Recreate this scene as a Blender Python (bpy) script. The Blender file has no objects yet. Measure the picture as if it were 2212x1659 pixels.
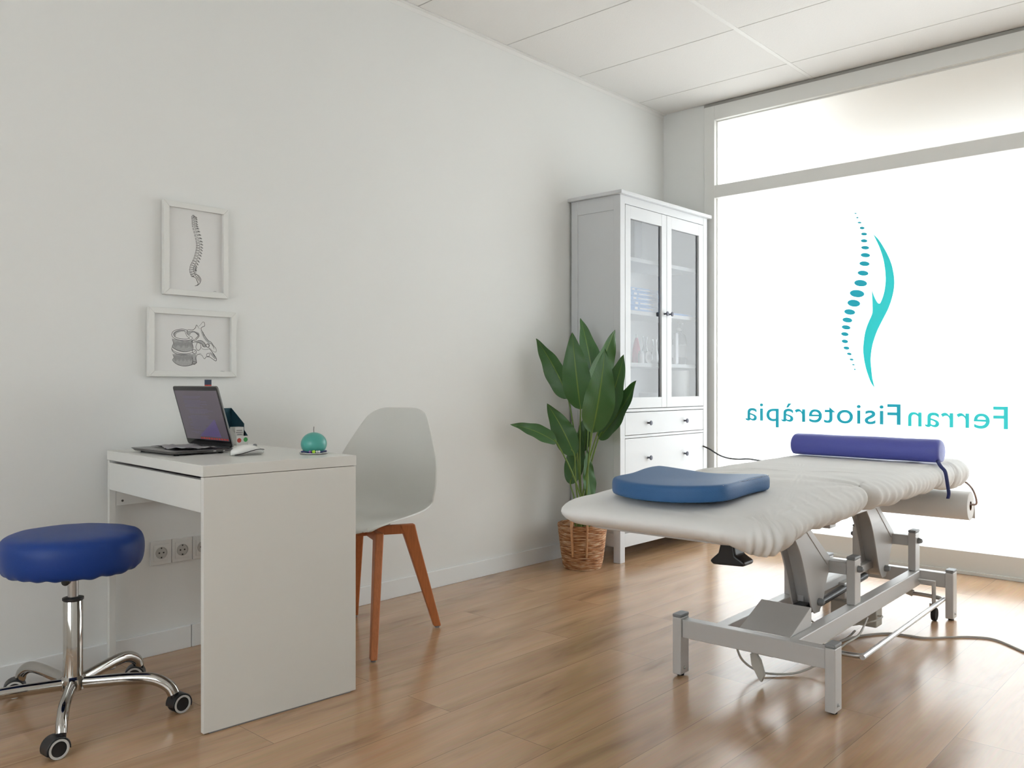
import bpy, bmesh, math, random
from mathutils import Vector, Matrix, noise
random.seed(7)
C = bpy.context.scene.collection
SC = bpy.context.scene
R = math.radians

# ------------------------------------------------------------------ camera, world, exposure
cd = bpy.data.cameras.new('camera'); cam = bpy.data.objects.new('camera', cd); C.objects.link(cam)
cd.sensor_fit = 'HORIZONTAL'; cd.sensor_width = 36.0; cd.lens = 1835.0/2212*36.0
cd.clip_start = 0.05; cd.clip_end = 100
cam.location = (3.015, 0, .977); cam.rotation_euler = (R(90), 0, R(42.2))
SC.camera = cam
SC.view_settings.view_transform = 'Standard'; SC.view_settings.look = 'None'
SC.view_settings.gamma = 1; SC.view_settings.use_curve_mapping = False
SC.view_settings.exposure = 0.34

w = bpy.data.worlds.new('daylight'); SC.world = w; w.use_nodes = True
bgn = w.node_tree.nodes['Background']
bgn.inputs[0].default_value = (0.90, 0.96, 1.0, 1); bgn.inputs[1].default_value = 5.4

# ------------------------------------------------------------------ materials
MATS = {}
def mat(name, col, rough=.5, metal=0, bump=0, bscale=200, var=.03, vscale=3, spec=.5, trans=0, emis=None, coat=0, stretch=(1,1,1)):
    if name in MATS: return MATS[name]
    m = bpy.data.materials.new(name); m.use_nodes = True; MATS[name] = m
    nt = m.node_tree; N = nt.nodes; L = nt.links; b = N['Principled BSDF']
    b.inputs['Roughness'].default_value = rough; b.inputs['Metallic'].default_value = metal
    b.inputs['Specular IOR Level'].default_value = spec
    b.inputs['Transmission Weight'].default_value = trans
    b.inputs['Coat Weight'].default_value = coat
    tc = N.new('ShaderNodeTexCoord'); mp = N.new('ShaderNodeMapping'); mp.inputs['Scale'].default_value = stretch
    L.new(tc.outputs['Object'], mp.inputs[0])
    n = N.new('ShaderNodeTexNoise'); n.inputs['Scale'].default_value = vscale; n.inputs['Detail'].default_value = 4
    L.new(mp.outputs[0], n.inputs['Vector'])
    r = N.new('ShaderNodeMix'); r.data_type = 'RGBA'
    r.inputs[6].default_value = tuple(c*(1-var) for c in col)+(1,); r.inputs[7].default_value = tuple(min(1, c*(1+var)) for c in col)+(1,)
    L.new(n.outputs['Fac'], r.inputs[0]); L.new(r.outputs[2], b.inputs['Base Color'])
    if bump:
        n2 = N.new('ShaderNodeTexNoise'); n2.inputs['Scale'].default_value = bscale; n2.inputs['Detail'].default_value = 3
        L.new(mp.outputs[0], n2.inputs['Vector'])
        bp = N.new('ShaderNodeBump'); bp.inputs['Strength'].default_value = bump; bp.inputs['Distance'].default_value = .002
        L.new(n2.outputs['Fac'], bp.inputs['Height']); L.new(bp.outputs[0], b.inputs['Normal'])
    if emis:
        b.inputs['Emission Color'].default_value = tuple(emis[:3])+(1,); b.inputs['Emission Strength'].default_value = emis[3]
    return m

def translucent(name, tcol, dcol, mixt, gloss=.06, grough=.25):
    m = bpy.data.materials.new(name); m.use_nodes = True; MATS[name] = m
    nt = m.node_tree; N = nt.nodes; L = nt.links; N.remove(N['Principled BSDF']); out = N['Material Output']
    n = N.new('ShaderNodeTexNoise'); n.inputs['Scale'].default_value = 1.3
    r = N.new('ShaderNodeMix'); r.data_type = 'RGBA'
    r.inputs[6].default_value = tuple(c*.98 for c in tcol)+(1,); r.inputs[7].default_value = tuple(tcol)+(1,)
    L.new(n.outputs['Fac'], r.inputs[0])
    t = N.new('ShaderNodeBsdfTranslucent'); L.new(r.outputs[2], t.inputs[0])
    d = N.new('ShaderNodeBsdfDiffuse'); d.inputs[0].default_value = tuple(dcol)+(1,)
    g = N.new('ShaderNodeBsdfGlossy'); g.inputs['Roughness'].default_value = grough
    a = N.new('ShaderNodeMixShader'); a.inputs[0].default_value = mixt
    L.new(d.outputs[0], a.inputs[1]); L.new(t.outputs[0], a.inputs[2])
    b = N.new('ShaderNodeMixShader'); b.inputs[0].default_value = gloss
    L.new(a.outputs[0], b.inputs[1]); L.new(g.outputs[0], b.inputs[2]); L.new(b.outputs[0], out.inputs[0])
    return m

def floor_material():
    m = bpy.data.materials.new('oak_laminate'); m.use_nodes = True
    nt = m.node_tree; N = nt.nodes; L = nt.links; b = N['Principled BSDF']
    tc = N.new('ShaderNodeTexCoord'); mp = N.new('ShaderNodeMapping'); mp.inputs['Rotation'].default_value = (0, 0, R(90))
    L.new(tc.outputs['Object'], mp.inputs[0])
    br = N.new('ShaderNodeTexBrick'); br.offset = .37; br.inputs['Scale'].default_value = 1
    br.inputs['Brick Width'].default_value = 1.29; br.inputs['Row Height'].default_value = .194
    br.inputs['Mortar Size'].default_value = .0011; br.inputs['Mortar Smooth'].default_value = .3
    br.inputs['Color1'].default_value = (0, 0, 0, 1); br.inputs['Color2'].default_value = (1, 1, 1, 1); br.inputs['Mortar'].default_value = (.5, .5, .5, 1)
    L.new(mp.outputs[0], br.inputs['Vector'])
    # per plank offset of the grain
    ad = N.new('ShaderNodeVectorMath'); ad.operation = 'MULTIPLY_ADD'
    L.new(br.outputs['Color'], ad.inputs[0]); ad.inputs[1].default_value = (7, 13, 5); L.new(tc.outputs['Object'], ad.inputs[2])
    m1 = N.new('ShaderNodeMapping'); m1.inputs['Scale'].default_value = (4.2, .75, 1); L.new(ad.outputs[0], m1.inputs[0])
    n1 = N.new('ShaderNodeTexNoise'); n1.inputs['Scale'].default_value = 2.1; n1.inputs['Detail'].default_value = 4; n1.inputs['Roughness'].default_value = .55; n1.inputs['Distortion'].default_value = .5
    L.new(m1.outputs[0], n1.inputs['Vector'])
    m2 = N.new('ShaderNodeMapping'); m2.inputs['Scale'].default_value = (70, 2.2, 1); L.new(ad.outputs[0], m2.inputs[0])
    n2 = N.new('ShaderNodeTexNoise'); n2.inputs['Scale'].default_value = 2; n2.inputs['Detail'].default_value = 5
    L.new(m2.outputs[0], n2.inputs['Vector'])
    cr = N.new('ShaderNodeValToRGB'); e = cr.color_ramp.elements
    e[0].position = .22; e[0].color = (.25, .14, .078, 1); e[1].position = .72; e[1].color = (.58, .365, .212, 1)
    k = cr.color_ramp.elements.new(.42); k.color = (.455, .275, .152, 1)
    L.new(n1.outputs['Fac'], cr.inputs[0])
    mx = N.new('ShaderNodeMix'); mx.data_type = 'RGBA'; mx.blend_type = 'OVERLAY'; mx.inputs[0].default_value = .14
    L.new(cr.outputs[0], mx.inputs[6]); L.new(n2.outputs['Color'], mx.inputs[7])
    tone = N.new('ShaderNodeMix'); tone.data_type = 'RGBA'; tone.blend_type = 'MULTIPLY'; tone.inputs[0].default_value = 1
    tr = N.new('ShaderNodeMapRange'); tr.inputs[3].default_value = .95; tr.inputs[4].default_value = 1.04
    L.new(br.outputs['Color'], tr.inputs[0]); L.new(mx.outputs[2], tone.inputs[6]); L.new(tr.outputs[0], tone.inputs[7])
    mo = N.new('ShaderNodeMix'); mo.data_type = 'RGBA'; L.new(br.outputs['Fac'], mo.inputs[0])
    L.new(tone.outputs[2], mo.inputs[6]); mo.inputs[7].default_value = (.26, .165, .10, 1)
    L.new(mo.outputs[2], b.inputs['Base Color'])
    rr = N.new('ShaderNodeMapRange'); rr.inputs[3].default_value = .17; rr.inputs[4].default_value = .24
    L.new(n2.outputs['Fac'], rr.inputs[0]); L.new(rr.outputs[0], b.inputs['Roughness'])
    bp = N.new('ShaderNodeBump'); bp.inputs['Strength'].default_value = .12; bp.inputs['Distance'].default_value = .001
    L.new(n2.outputs['Fac'], bp.inputs['Height']); L.new(bp.outputs[0], b.inputs['Normal'])
    b.inputs['Specular IOR Level'].default_value = .9
    return m

def leaf_material():
    m = bpy.data.materials.new('leaf_green'); m.use_nodes = True
    nt = m.node_tree; N = nt.nodes; L = nt.links; b = N['Principled BSDF']
    tc = N.new('ShaderNodeTexCoord'); sp = N.new('ShaderNodeSeparateXYZ'); L.new(tc.outputs['UV'], sp.inputs[0])
    s = N.new('ShaderNodeMath'); s.operation = 'SUBTRACT'; L.new(sp.outputs[0], s.inputs[0]); s.inputs[1].default_value = .5
    a = N.new('ShaderNodeMath'); a.operation = 'ABSOLUTE'; L.new(s.outputs[0], a.inputs[0])
    # side veins running up and out from the midrib
    v = N.new('ShaderNodeMath'); v.operation = 'MULTIPLY_ADD'; L.new(a.outputs[0], v.inputs[0]); v.inputs[1].default_value = -1.3; L.new(sp.outputs[1], v.inputs[2])
    wv = N.new('ShaderNodeMath'); wv.operation = 'MULTIPLY'; L.new(v.outputs[0], wv.inputs[0]); wv.inputs[1].default_value = 170
    si = N.new('ShaderNodeMath'); si.operation = 'SINE'; L.new(wv.outputs[0], si.inputs[0])
    mr = N.new('ShaderNodeMapRange'); mr.inputs[1].default_value = -1; L.new(si.outputs[0], mr.inputs[0])
    mx = N.new('ShaderNodeMix'); mx.data_type = 'RGBA'; mx.inputs[6].default_value = (.040, .115, .030, 1); mx.inputs[7].default_value = (.060, .160, .042, 1)
    L.new(mr.outputs[0], mx.inputs[0])
    rib = N.new('ShaderNodeMapRange'); rib.inputs[1].default_value = .012; rib.inputs[2].default_value = .03; rib.inputs[3].default_value = 1; rib.inputs[4].default_value = 0
    L.new(a.outputs[0], rib.inputs[0])
    m2 = N.new('ShaderNodeMix'); m2.data_type = 'RGBA'; L.new(rib.outputs[0], m2.inputs[0]); L.new(mx.outputs[2], m2.inputs[6]); m2.inputs[7].default_value = (.16, .27, .05, 1)
    L.new(m2.outputs[2], b.inputs['Base Color']); b.inputs['Roughness'].default_value = .33
    bp = N.new('ShaderNodeBump'); bp.inputs['Strength'].default_value = .25; bp.inputs['Distance'].default_value = .002
    L.new(si.outputs[0], bp.inputs['Height']); L.new(bp.outputs[0], b.inputs['Normal'])
    return m

def basket_material():
    m = bpy.data.materials.new('woven_seagrass'); m.use_nodes = True
    nt = m.node_tree; N = nt.nodes; L = nt.links; b = N['Principled BSDF']
    tc = N.new('ShaderNodeTexCoord'); mp = N.new('ShaderNodeMapping'); mp.inputs['Scale'].default_value = (9, 9, 110); L.new(tc.outputs['Object'], mp.inputs[0])
    n = N.new('ShaderNodeTexNoise'); n.inputs['Scale'].default_value = 2.2; n.inputs['Detail'].default_value = 4; L.new(mp.outputs[0], n.inputs['Vector'])
    cr = N.new('ShaderNodeValToRGB'); e = cr.color_ramp.elements
    e[0].position = .33; e[0].color = (.16, .055, .018, 1); e[1].position = .66; e[1].color = (.72, .54, .37, 1)
    k = e.new(.5); k.color = (.47, .21, .085, 1)
    L.new(n.outputs['Fac'], cr.inputs[0]); L.new(cr.outputs[0], b.inputs['Base Color']); b.inputs['Roughness'].default_value = .75
    bp = N.new('ShaderNodeBump'); bp.inputs['Strength'].default_value = .8; bp.inputs['Distance'].default_value = .004
    L.new(n.outputs['Fac'], bp.inputs['Height']); L.new(bp.outputs[0], b.inputs['Normal'])
    return m

M_wall = mat('white_wall_paint', (.80, .80, .775), .75, bump=.05, bscale=60, var=.01, vscale=1)
M_ceil = mat('ceiling_tile', (.80, .785, .755), .9, bump=.35, bscale=140, var=.02, vscale=90)
M_grid = mat('ceiling_grid', (.82, .81, .78), .5)
M_void = mat('ceiling_void', (.12, .11, .10), .9)
M_base = mat('baseboard_white', (.82, .83, .82), .4, var=.01)
M_floor = floor_material()
M_alu = mat('window_frame_white', (.79, .79, .76), .4, var=.01)
M_strip = mat('grey_gap_shade', (.40, .39, .36), .8)
M_pane = translucent('frosted_film_glass', (.93, .93, .92), (.8, .8, .8), .80, .05, .2)
M_teal = translucent('teal_vinyl', (.12, .53, .53), (.05, .5, .48), .8, .04, .3)
M_dteal = translucent('dark_teal_vinyl', (.08, .42, .47), (.03, .25, .3), .8, .04, .3)
M_beige = mat('render_beige', (.62, .50, .36), .9)
M_pave = mat('pavement_grey', (.45, .44, .42), .9, bump=.2, bscale=40)
M_desk = mat('white_laminate', (.72, .71, .67), .35, var=.01)
M_gap = mat('dark_gap', (.05, .045, .04), .8)
M_cab = mat('cabinet_white_paint', (.64, .65, .66), .38, var=.01)
M_knob = mat('gunmetal', (.09, .09, .11), .4, .6)
M_glass = mat('clear_glass', (1, 1, 1), .02, trans=1, var=0)
M_blue = mat('stool_blue_vinyl', (.007, .042, .23), .42, bump=.25, bscale=500, var=.06, spec=.33)
M_pil = mat('slate_blue_vinyl', (.040, .125, .29), .45, bump=.35, bscale=420, var=.05, spec=.3)
M_roll = mat('violet_blue_vinyl', (.095, .11, .44), .42, bump=.3, bscale=380, var=.05)
M_strap = mat('dark_blue_strap', (.02, .03, .14), .6)
M_chrome = mat('chrome', (.50, .485, .46), .08, 1, var=.02)
M_steel = mat('brushed_steel', (.50, .50, .50), .3, 1)
M_black = mat('black_plastic', (.012, .012, .014), .38)
M_rubber = mat('black_rubber', (.008, .008, .009), .7)
M_ring = mat('pale_grey_tyre', (.62, .62, .60), .5)
M_shell = mat('white_polypropylene', (.70, .695, .655), .42, var=.01)
M_wood = mat('red_beech', (.52, .175, .062), .42, bump=.1, bscale=30, var=.22, vscale=6, stretch=(30, 30, 2))
M_table = mat('silver_powder_coat', (.56, .55, .54), .38, .15, bump=.05, bscale=900, var=.02)
M_cap = mat('grey_plastic_cap', (.24, .25, .26), .45)
M_dark = mat('shadow_black', (.01, .01, .01), .5)
M_sheet = mat('white_cotton_sheet', (.78, .77, .75), .85, bump=.6, bscale=24, var=.01, stretch=(1.2, .7, 1))
M_paper = mat('white_paper', (.80, .79, .77), .85, var=.01)
M_core = mat('cardboard_core', (.22, .12, .06), .9)
M_cord = mat('grey_beige_cable', (.42, .39, .35), .5)
M_bcord = mat('black_cable', (.008, .008, .009), .4)
M_frame = mat('picture_frame_white', (.76, .755, .72), .45, var=.01)
M_print = mat('print_paper', (.74, .73, .71), .6, var=.01, coat=.25)
M_ink = mat('grey_ink', (.085, .08, .08), .8)
M_lead = mat('pencil_shade', (.42, .415, .41), .8, var=.3, vscale=300)
M_lead2 = mat('pencil_dark', (.25, .245, .24), .8, var=.3, vscale=300)
M_sock = mat('socket_plastic', (.74, .735, .71), .3, var=.01)
M_alub = mat('laptop_aluminium', (.20, .195, .195), .35, .7)
M_bezel = mat('laptop_bezel', (.010, .010, .012), .12)
M_key = mat('laptop_keys', (.012, .012, .013), .5)
M_screen = mat('laptop_screen', (.06, .05, .06), .15, emis=(.040, .032, .040, 1.0))
M_scl = mat('screen_text_grey', (.10, .09, .12), .2, emis=(.022, .018, .042, 1.0))
M_sct = mat('screen_panel_purple', (.10, .08, .16), .2, emis=(.026, .018, .055, 1.0))
M_scr = mat('screen_icon_red', (.4, .05, .04), .2, emis=(.07, .008, .006, 1.0))
M_note = mat('crumpled_paper', (.36, .35, .36), .8)
M_card = mat('display_card_white', (.70, .69, .66), .6)
M_tealc = mat('dark_teal_card', (.004, .05, .075), .6)
M_green = mat('print_green', (.05, .35, .09), .6)
M_red = mat('print_red', (.55, .06, .04), .6)
M_navy = mat('print_navy', (.03, .05, .09), .6)
M_candle = mat('teal_wax', (.075, .36, .31), .33, var=.04)
M_wick = mat('wick', (.22, .20, .20), .9)
M_plate = mat('white_ceramic', (.75, .74, .72), .2)
M_lime = mat('lime_bead', (.45, .75, .05), .35)
M_purp = mat('purple_bead', (.30, .10, .40), .35)
M_mouse = mat('white_mouse_plastic', (.78, .77, .74), .22)
M_leaf = leaf_material()
M_stem = mat('green_stem', (.14, .23, .045), .5, var=.15, vscale=20)
M_soil = mat('dark_soil', (.02, .014, .009), .95, bump=.8, bscale=80)
M_bask = basket_material()
M_strapb = mat('jute_handle', (.56, .30, .15), .8, bump=.7, bscale=250, var=.3, vscale=120)
M_book = mat('blue_folder', (.12, .30, .62), .5)
M_grey = mat('grey_binder', (.22, .23, .26), .6)
M_pink = mat('pink_plastic', (.75, .10, .20), .4)
M_amber = mat('dark_bottle_plastic', (.12, .13, .17), .25)
M_label = mat('pale_label', (.72, .72, .74), .6)
M_ctrl = mat('controller_beige', (.50, .48, .43), .5)
M_dot = mat('blue_dot', (.02, .22, .45), .4)

# ------------------------------------------------------------------ builders
MW = {}
def root(name, loc, rz=0, label=None, cat=None, group=None):
    o = bpy.data.objects.new(name, None); C.objects.link(o); o.empty_display_size = .05
    o.location = loc; o.rotation_euler = (0, 0, rz)
    MW[o.name] = Matrix.Translation(loc) @ Matrix.Rotation(rz, 4, 'Z')
    tag(o, label, cat, group); return o
def tag(o, label=None, cat=None, group=None, kind=None):
    if label: o['label'] = label
    if cat: o['category'] = cat
    if group: o['group'] = group
    if kind: o['kind'] = kind
    return o
def obj(name, bm, m, parent=None, smooth=False, bevel=0, seg=2, local=False, label=None, origin=None, solid=0, sub=0, ang=35):
    """link a bmesh as one object; bmesh is in world space unless local"""
    bmesh.ops.recalc_face_normals(bm, faces=bm.faces[:]) if not getattr(bm, 'keepn', False) else None
    base = MW[parent.name] if parent is not None else Matrix.Identity(4)
    if parent is not None and not local:
        bm.transform(base.inverted())
    mw = base
    o = None
    me = bpy.data.meshes.new(name)
    if origin is None:
        cs = [v.co for v in bm.verts]
        lo = Vector([min(c[i] for c in cs) for i in range(3)]); hi = Vector([max(c[i] for c in cs) for i in range(3)])
        og = Vector(((lo.x+hi.x)/2, (lo.y+hi.y)/2, lo.z))
    else: og = Vector(origin)
    bm.transform(Matrix.Translation(-og))
    bm.to_mesh(me); bm.free()
    for mm in (m if isinstance(m, (list, tuple)) else [m]): me.materials.append(mm)
    o = bpy.data.objects.new(name, me); C.objects.link(o)
    o.location = og
    if parent is not None: o.parent = parent
    MW[o.name] = mw @ Matrix.Translation(og)
    if smooth:
        for p in me.polygons: p.use_smooth = True
        if ang < 180: me.set_sharp_from_angle(angle=R(ang))
    if solid:
        s = o.modifiers.new('solid', 'SOLIDIFY'); s.thickness = solid; s.offset = 0
    if bevel:
        b = o.modifiers.new('bevel', 'BEVEL'); b.width = bevel; b.segments = seg; b.limit_method = 'ANGLE'; b.angle_limit = R(40)
        b.harden_normals = False
    if sub:
        s = o.modifiers.new('sub', 'SUBSURF'); s.levels = sub; s.render_levels = sub
    if label: o['label'] = label
    return o
def struct(name, bm, m, **k):
    o = obj(name, bm, m, **k); o['kind'] = 'structure'; return o
def B(): return bmesh.new()
def box(bm, x0, x1, y0, y1, z0, z1, mi=0, rot=None, piv=None):
    vs = [bm.verts.new((x, y, z)) for x in (x0, x1) for y in (y0, y1) for z in (z0, z1)]
    for f in ((0,1,3,2),(4,6,7,5),(0,4,5,1),(2,3,7,6),(0,2,6,4),(1,5,7,3)):
        fc = bm.faces.new([vs[i] for i in f]); fc.material_index = mi
    if rot is not None:
        p = Vector(piv) if piv is not None else Vector(((x0+x1)/2, (y0+y1)/2, (z0+z1)/2))
        bmesh.ops.rotate(bm, verts=vs, cent=p, matrix=rot)
    return bm
def bx(*a, **k): return box(B(), *a, **k)
def basis(d):
    d = d.normalized(); a = Vector((0, 0, 1)) if abs(d.z) < .95 else Vector((1, 0, 0))
    u = d.cross(a).normalized(); return u, d.cross(u).normalized()
def cyl(bm, p0, p1, r0, r1=None, n=24, mi=0, caps=True):
    p0, p1 = Vector(p0), Vector(p1); r1 = r0 if r1 is None else r1
    u, v = basis(p1-p0); A = []; Bv = []
    for i in range(n):
        t = 2*math.pi*i/n; d = u*math.cos(t)+v*math.sin(t)
        A.append(bm.verts.new(p0+d*r0)); Bv.append(bm.verts.new(p1+d*r1))
    for i in range(n):
        f = bm.faces.new((A[i], A[(i+1) % n], Bv[(i+1) % n], Bv[i])); f.material_index = mi
    if caps:
        f = bm.faces.new(A[::-1]); f.material_index = mi; f = bm.faces.new(Bv); f.material_index = mi
    return bm
def lathe(bm, prof, c=(0, 0, 0), n=40, mi=0, cap=True, axis=None):
    """prof: list of (r, z)"""
    c = Vector(c); rings = []
    if axis is not None:
        ax = Vector(axis).normalized(); u, v = basis(ax)
    else: ax, u, v = Vector((0, 0, 1)), Vector((1, 0, 0)), Vector((0, 1, 0))
    for r, z in prof:
        rings.append([bm.verts.new(c+ax*z+(u*math.cos(2*math.pi*i/n)+v*math.sin(2*math.pi*i/n))*max(r, 1e-5)) for i in range(n)])
    for a, b in zip(rings, rings[1:]):
        for i in range(n):
            f = bm.faces.new((a[i], a[(i+1) % n], b[(i+1) % n], b[i])); f.material_index = mi
    if cap:
        f = bm.faces.new(rings[0][::-1]); f.material_index = mi
        f = bm.faces.new(rings[-1]); f.material_index = mi
    return bm
def catmull(pts, k=8, closed=False):
    P = [Vector(p) for p in pts]; n = len(P); out = []
    rng = range(n) if closed else range(n-1)
    for i in rng:
        if closed: a, b, c, d = P[(i-1) % n], P[i], P[(i+1) % n], P[(i+2) % n]
        else: a, b, c, d = P[max(i-1, 0)], P[i], P[i+1], P[min(i+2, n-1)]
        for j in range(k):
            t = j/k
            out.append(.5*((2*b)+(c-a)*t+(2*a-5*b+4*c-d)*t*t+(3*b-a-3*c+d)*t**3))
    if not closed: out.append(P[-1])
    return out
def tube(bm, pts, r, n=10, k=8, smooth=True, closed=False, mi=0, flat=None, radii=None):
    """sweep a round (or flat=(w,h)) section along points"""
    P = catmull(pts, k, closed) if smooth else [Vector(p) for p in pts]
    N = len(P); rings = []; up = None
    for i, p in enumerate(P):
        d = (P[(i+1) % N]-P[i-1]) if closed else (P[min(i+1, N-1)]-P[max(i-1, 0)])
        if d.length < 1e-9: d = Vector((0, 0, 1))
        d.normalize()
        if up is None: up, _ = basis(d)
        up = (up-d*up.dot(d)).normalized(); s = d.cross(up)
        rr = radii(i/(N-1)) if radii else 1
        ring = []
        for j in range(n):
            t = 2*math.pi*j/n
            if flat: a, b = flat; off = up*math.cos(t)*a+s*math.sin(t)*b
            else: off = up*math.cos(t)*r*rr+s*math.sin(t)*r*rr
            ring.append(bm.verts.new(p+off))
        rings.append(ring)
    pairs = list(zip(rings, rings[1:]))+([(rings[-1], rings[0])] if closed else [])
    for a, b in pairs:
        for j in range(n):
            f = bm.faces.new((a[j], a[(j+1) % n], b[(j+1) % n], b[j])); f.material_index = mi
    if not closed: bm.faces.new(rings[0][::-1]); bm.faces.new(rings[-1])
    return bm
def prism(bm, poly, axis, lo, hi, mi=0):
    """poly of 2d points; axis 0: (y,z) along x, 1: (x,z) along y, 2: (x,y) along z"""
    def P(p, t):
        return {0: (t, p[0], p[1]), 1: (p[0], t, p[1]), 2: (p[0], p[1], t)}[axis]
    a = [bm.verts.new(P(p, lo)) for p in poly]; b = [bm.verts.new(P(p, hi)) for p in poly]; n = len(poly)
    f = bm.faces.new(a); f.material_index = mi; f = bm.faces.new(b[::-1]); f.material_index = mi
    for i in range(n):
        f = bm.faces.new((a[i], b[i], b[(i+1) % n], a[(i+1) % n])); f.material_index = mi
    return bm
def rrect(x0, x1, y0, y1, r, n=6):
    o = []
    for cx, cy, a in ((x1-r, y1-r, 0), (x0+r, y1-r, 90), (x0+r, y0+r, 180), (x1-r, y0+r, 270)):
        for i in range(n+1):
            t = R(a+90*i/n); o.append((cx+r*math.cos(t), cy+r*math.sin(t)))
    return o

# ------------------------------------------------------------------ the room
H = 2.744; XR = 4.3; YB = -2.2; YW = 4.81
struct('floor', bx(-.15, XR+.15, YB-.15, YW+.09, -.1, 0), M_floor)
struct('wall_left', bx(-.12, 0, YB, YW+.2, 0, H+.25), M_wall)
struct('wall_right', bx(XR, XR+.12, YB, YW+.2, 0, H+.25), M_wall)
WX0, WX1, WZ0, WZ1 = .75, 3.6, .7, 2.35   # unseen back-wall window, added for soft frontal fill light
struct('wall_back', box(box(box(bx(-.12, WX0, YB-.12, YB, 0, H+.25), WX1, XR+.12, YB-.12, YB, 0, H+.25), WX0, WX1, YB-.12, YB, 0, WZ0), WX0, WX1, YB-.12, YB, WZ1, H+.25), M_wall)
b = bx(0, .305, YW, YW+.2, 0, H+.25); box(b, XR-.35, XR, YW, YW+.2, 0, H+.25); box(b, .305, XR-.35, YW+.01, YW+.2, 2.722, H+.25)
struct('wall_window', b, M_wall)
# suspended ceiling
b = B(); ys = [YB]+[YW-.315-.615*k for k in range(11, -1, -1)]+[YW-.002]
ys = [y for y in ys if y >= YB]
xs = [.012, 1.0, 2.205, 3.41, XR-.01]
for i in range(len(ys)-1):
    for j in range(len(xs)-1):
        box(b, xs[j]+(.012 if j else 0), xs[j+1]-.012, ys[i]+.0025, ys[i+1]-.0025, H, H+.018)
struct('ceiling', b, M_ceil, bevel=.0012, seg=1)
struct('ceiling_2', bx(-.12, XR+.12, YB-.1, YW+.2, H+.25, H+.3), M_void)
struct('ceiling_3', bx(0, XR, YB, YW, H+.022, H+.03), M_void)
n = 1
for x in xs[1:-1]:
    struct('trim_%d' % n, bx(x-.012, x+.012, YB, YW-.002, H-.001, H+.02), M_grid, bevel=.001, seg=1); n += 1
struct('trim_%d' % n, box(bx(0, .022, YB, YW, H-.004, H-.001), 0, .0015, YB, YW, H-.024, H-.001), M_grid); n += 1
struct('trim_%d' % n, bx(.30, XR-.35, YW-.004, YW+.01, 2.7225, H-.003), M_strip); n += 1  # grey strip paints the shade of the gap above the frame
# baseboards
struct('baseboard_left', box(bx(0, .012, 1.541, 3.95, 0, .082), 0, .012, YB, 1.538, 0, .082), M_base, bevel=.002)
struct('baseboard_right', bx(XR-.012, XR, YB, YW-.02, 0, .082), M_base, bevel=.002)
struct('baseboard_back', bx(0, XR, YB, YB+.012, 0, .082), M_base, bevel=.002)

# shop window: frame, transom, two frosted panes
def window():
    y0, y1 = YW-.012, YW+.06; x0, x1 = .305, XR-.35
    b = bx(x0, x0+.072, y0, y1, 0, 2.722)
    box(b, x1-.072, x1, y0, y1, 0, 2.722)
    box(b, x0+.072, x1-.072, y0, y1, 2.632, 2.722)
    box(b, x0+.072, x1-.072, y0, y1, 2.143, 2.222)
    box(b, x0+.072, x1-.072, y0, y1, 0, .118)
    f = struct('window_1', b, M_alu, bevel=.002)
    s = obj('window_sill', bx(x0+.075, x1-.075, y0-.012, y0, 0, .018), M_alu, f, bevel=.002)
    for nm, z0, z1 in (('upper_pane', 2.222, 2.632), ('lower_pane', .118, 2.143)):
        bb = B()
        vs = [bb.verts.new(p) for p in ((x0+.072, YW+.03, z0), (x1-.072, YW+.03, z0), (x1-.072, YW+.03, z1), (x0+.072, YW+.03, z1))]
        bb.faces.new(vs); obj(nm, bb, M_pane, f)
    g = B()
    box(g, x0+.072, x0+.078, YW+.018, YW+.03, .118, 2.143); box(g, x0+.072, x0+.078, YW+.018, YW+.03, 2.222, 2.632)
    box(g, x0+.078, x1-.072, YW+.018, YW+.03, 2.625, 2.632)
    obj('glazing_bead', g, M_alu, f)
window()
def added_fill_window():
    b = box(box(bx(WX0, WX0+.05, YB-.08, YB-.02, WZ0, WZ1), WX1-.05, WX1, YB-.08, YB-.02, WZ0, WZ1), WX0+.05, WX1-.05, YB-.08, YB-.02, WZ0, WZ0+.05)
    box(b, WX0+.05, WX1-.05, YB-.08, YB-.02, WZ1-.05, WZ1)
    f = struct('fill_window', b, M_alu, bevel=.002)
    bb = B(); bb.faces.new([bb.verts.new(p) for p in ((WX0+.05, YB-.05, WZ0+.05), (WX1-.05, YB-.05, WZ0+.05), (WX1-.05, YB-.05, WZ1-.05), (WX0+.05, YB-.05, WZ1-.05))])
    obj('pane', bb, M_pane, f)
added_fill_window()
# outside the window: the pavement and an added unseen board dimming the upper pane
struct('pavement', bx(-6, 10, YW+.2, 14, -.14, -.04), M_pave)
struct('pane_dimming_board', box(bx(.80, 8, YW+.36, YW+.50, 2.22, 3.1), .80, 8, YW+.2, YW+.36, 2.85, 3.1), M_beige)
struct('facade_reveal', bx(.16, .30, YW+.2, YW+.30, -.04, 2.74), M_beige)

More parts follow.
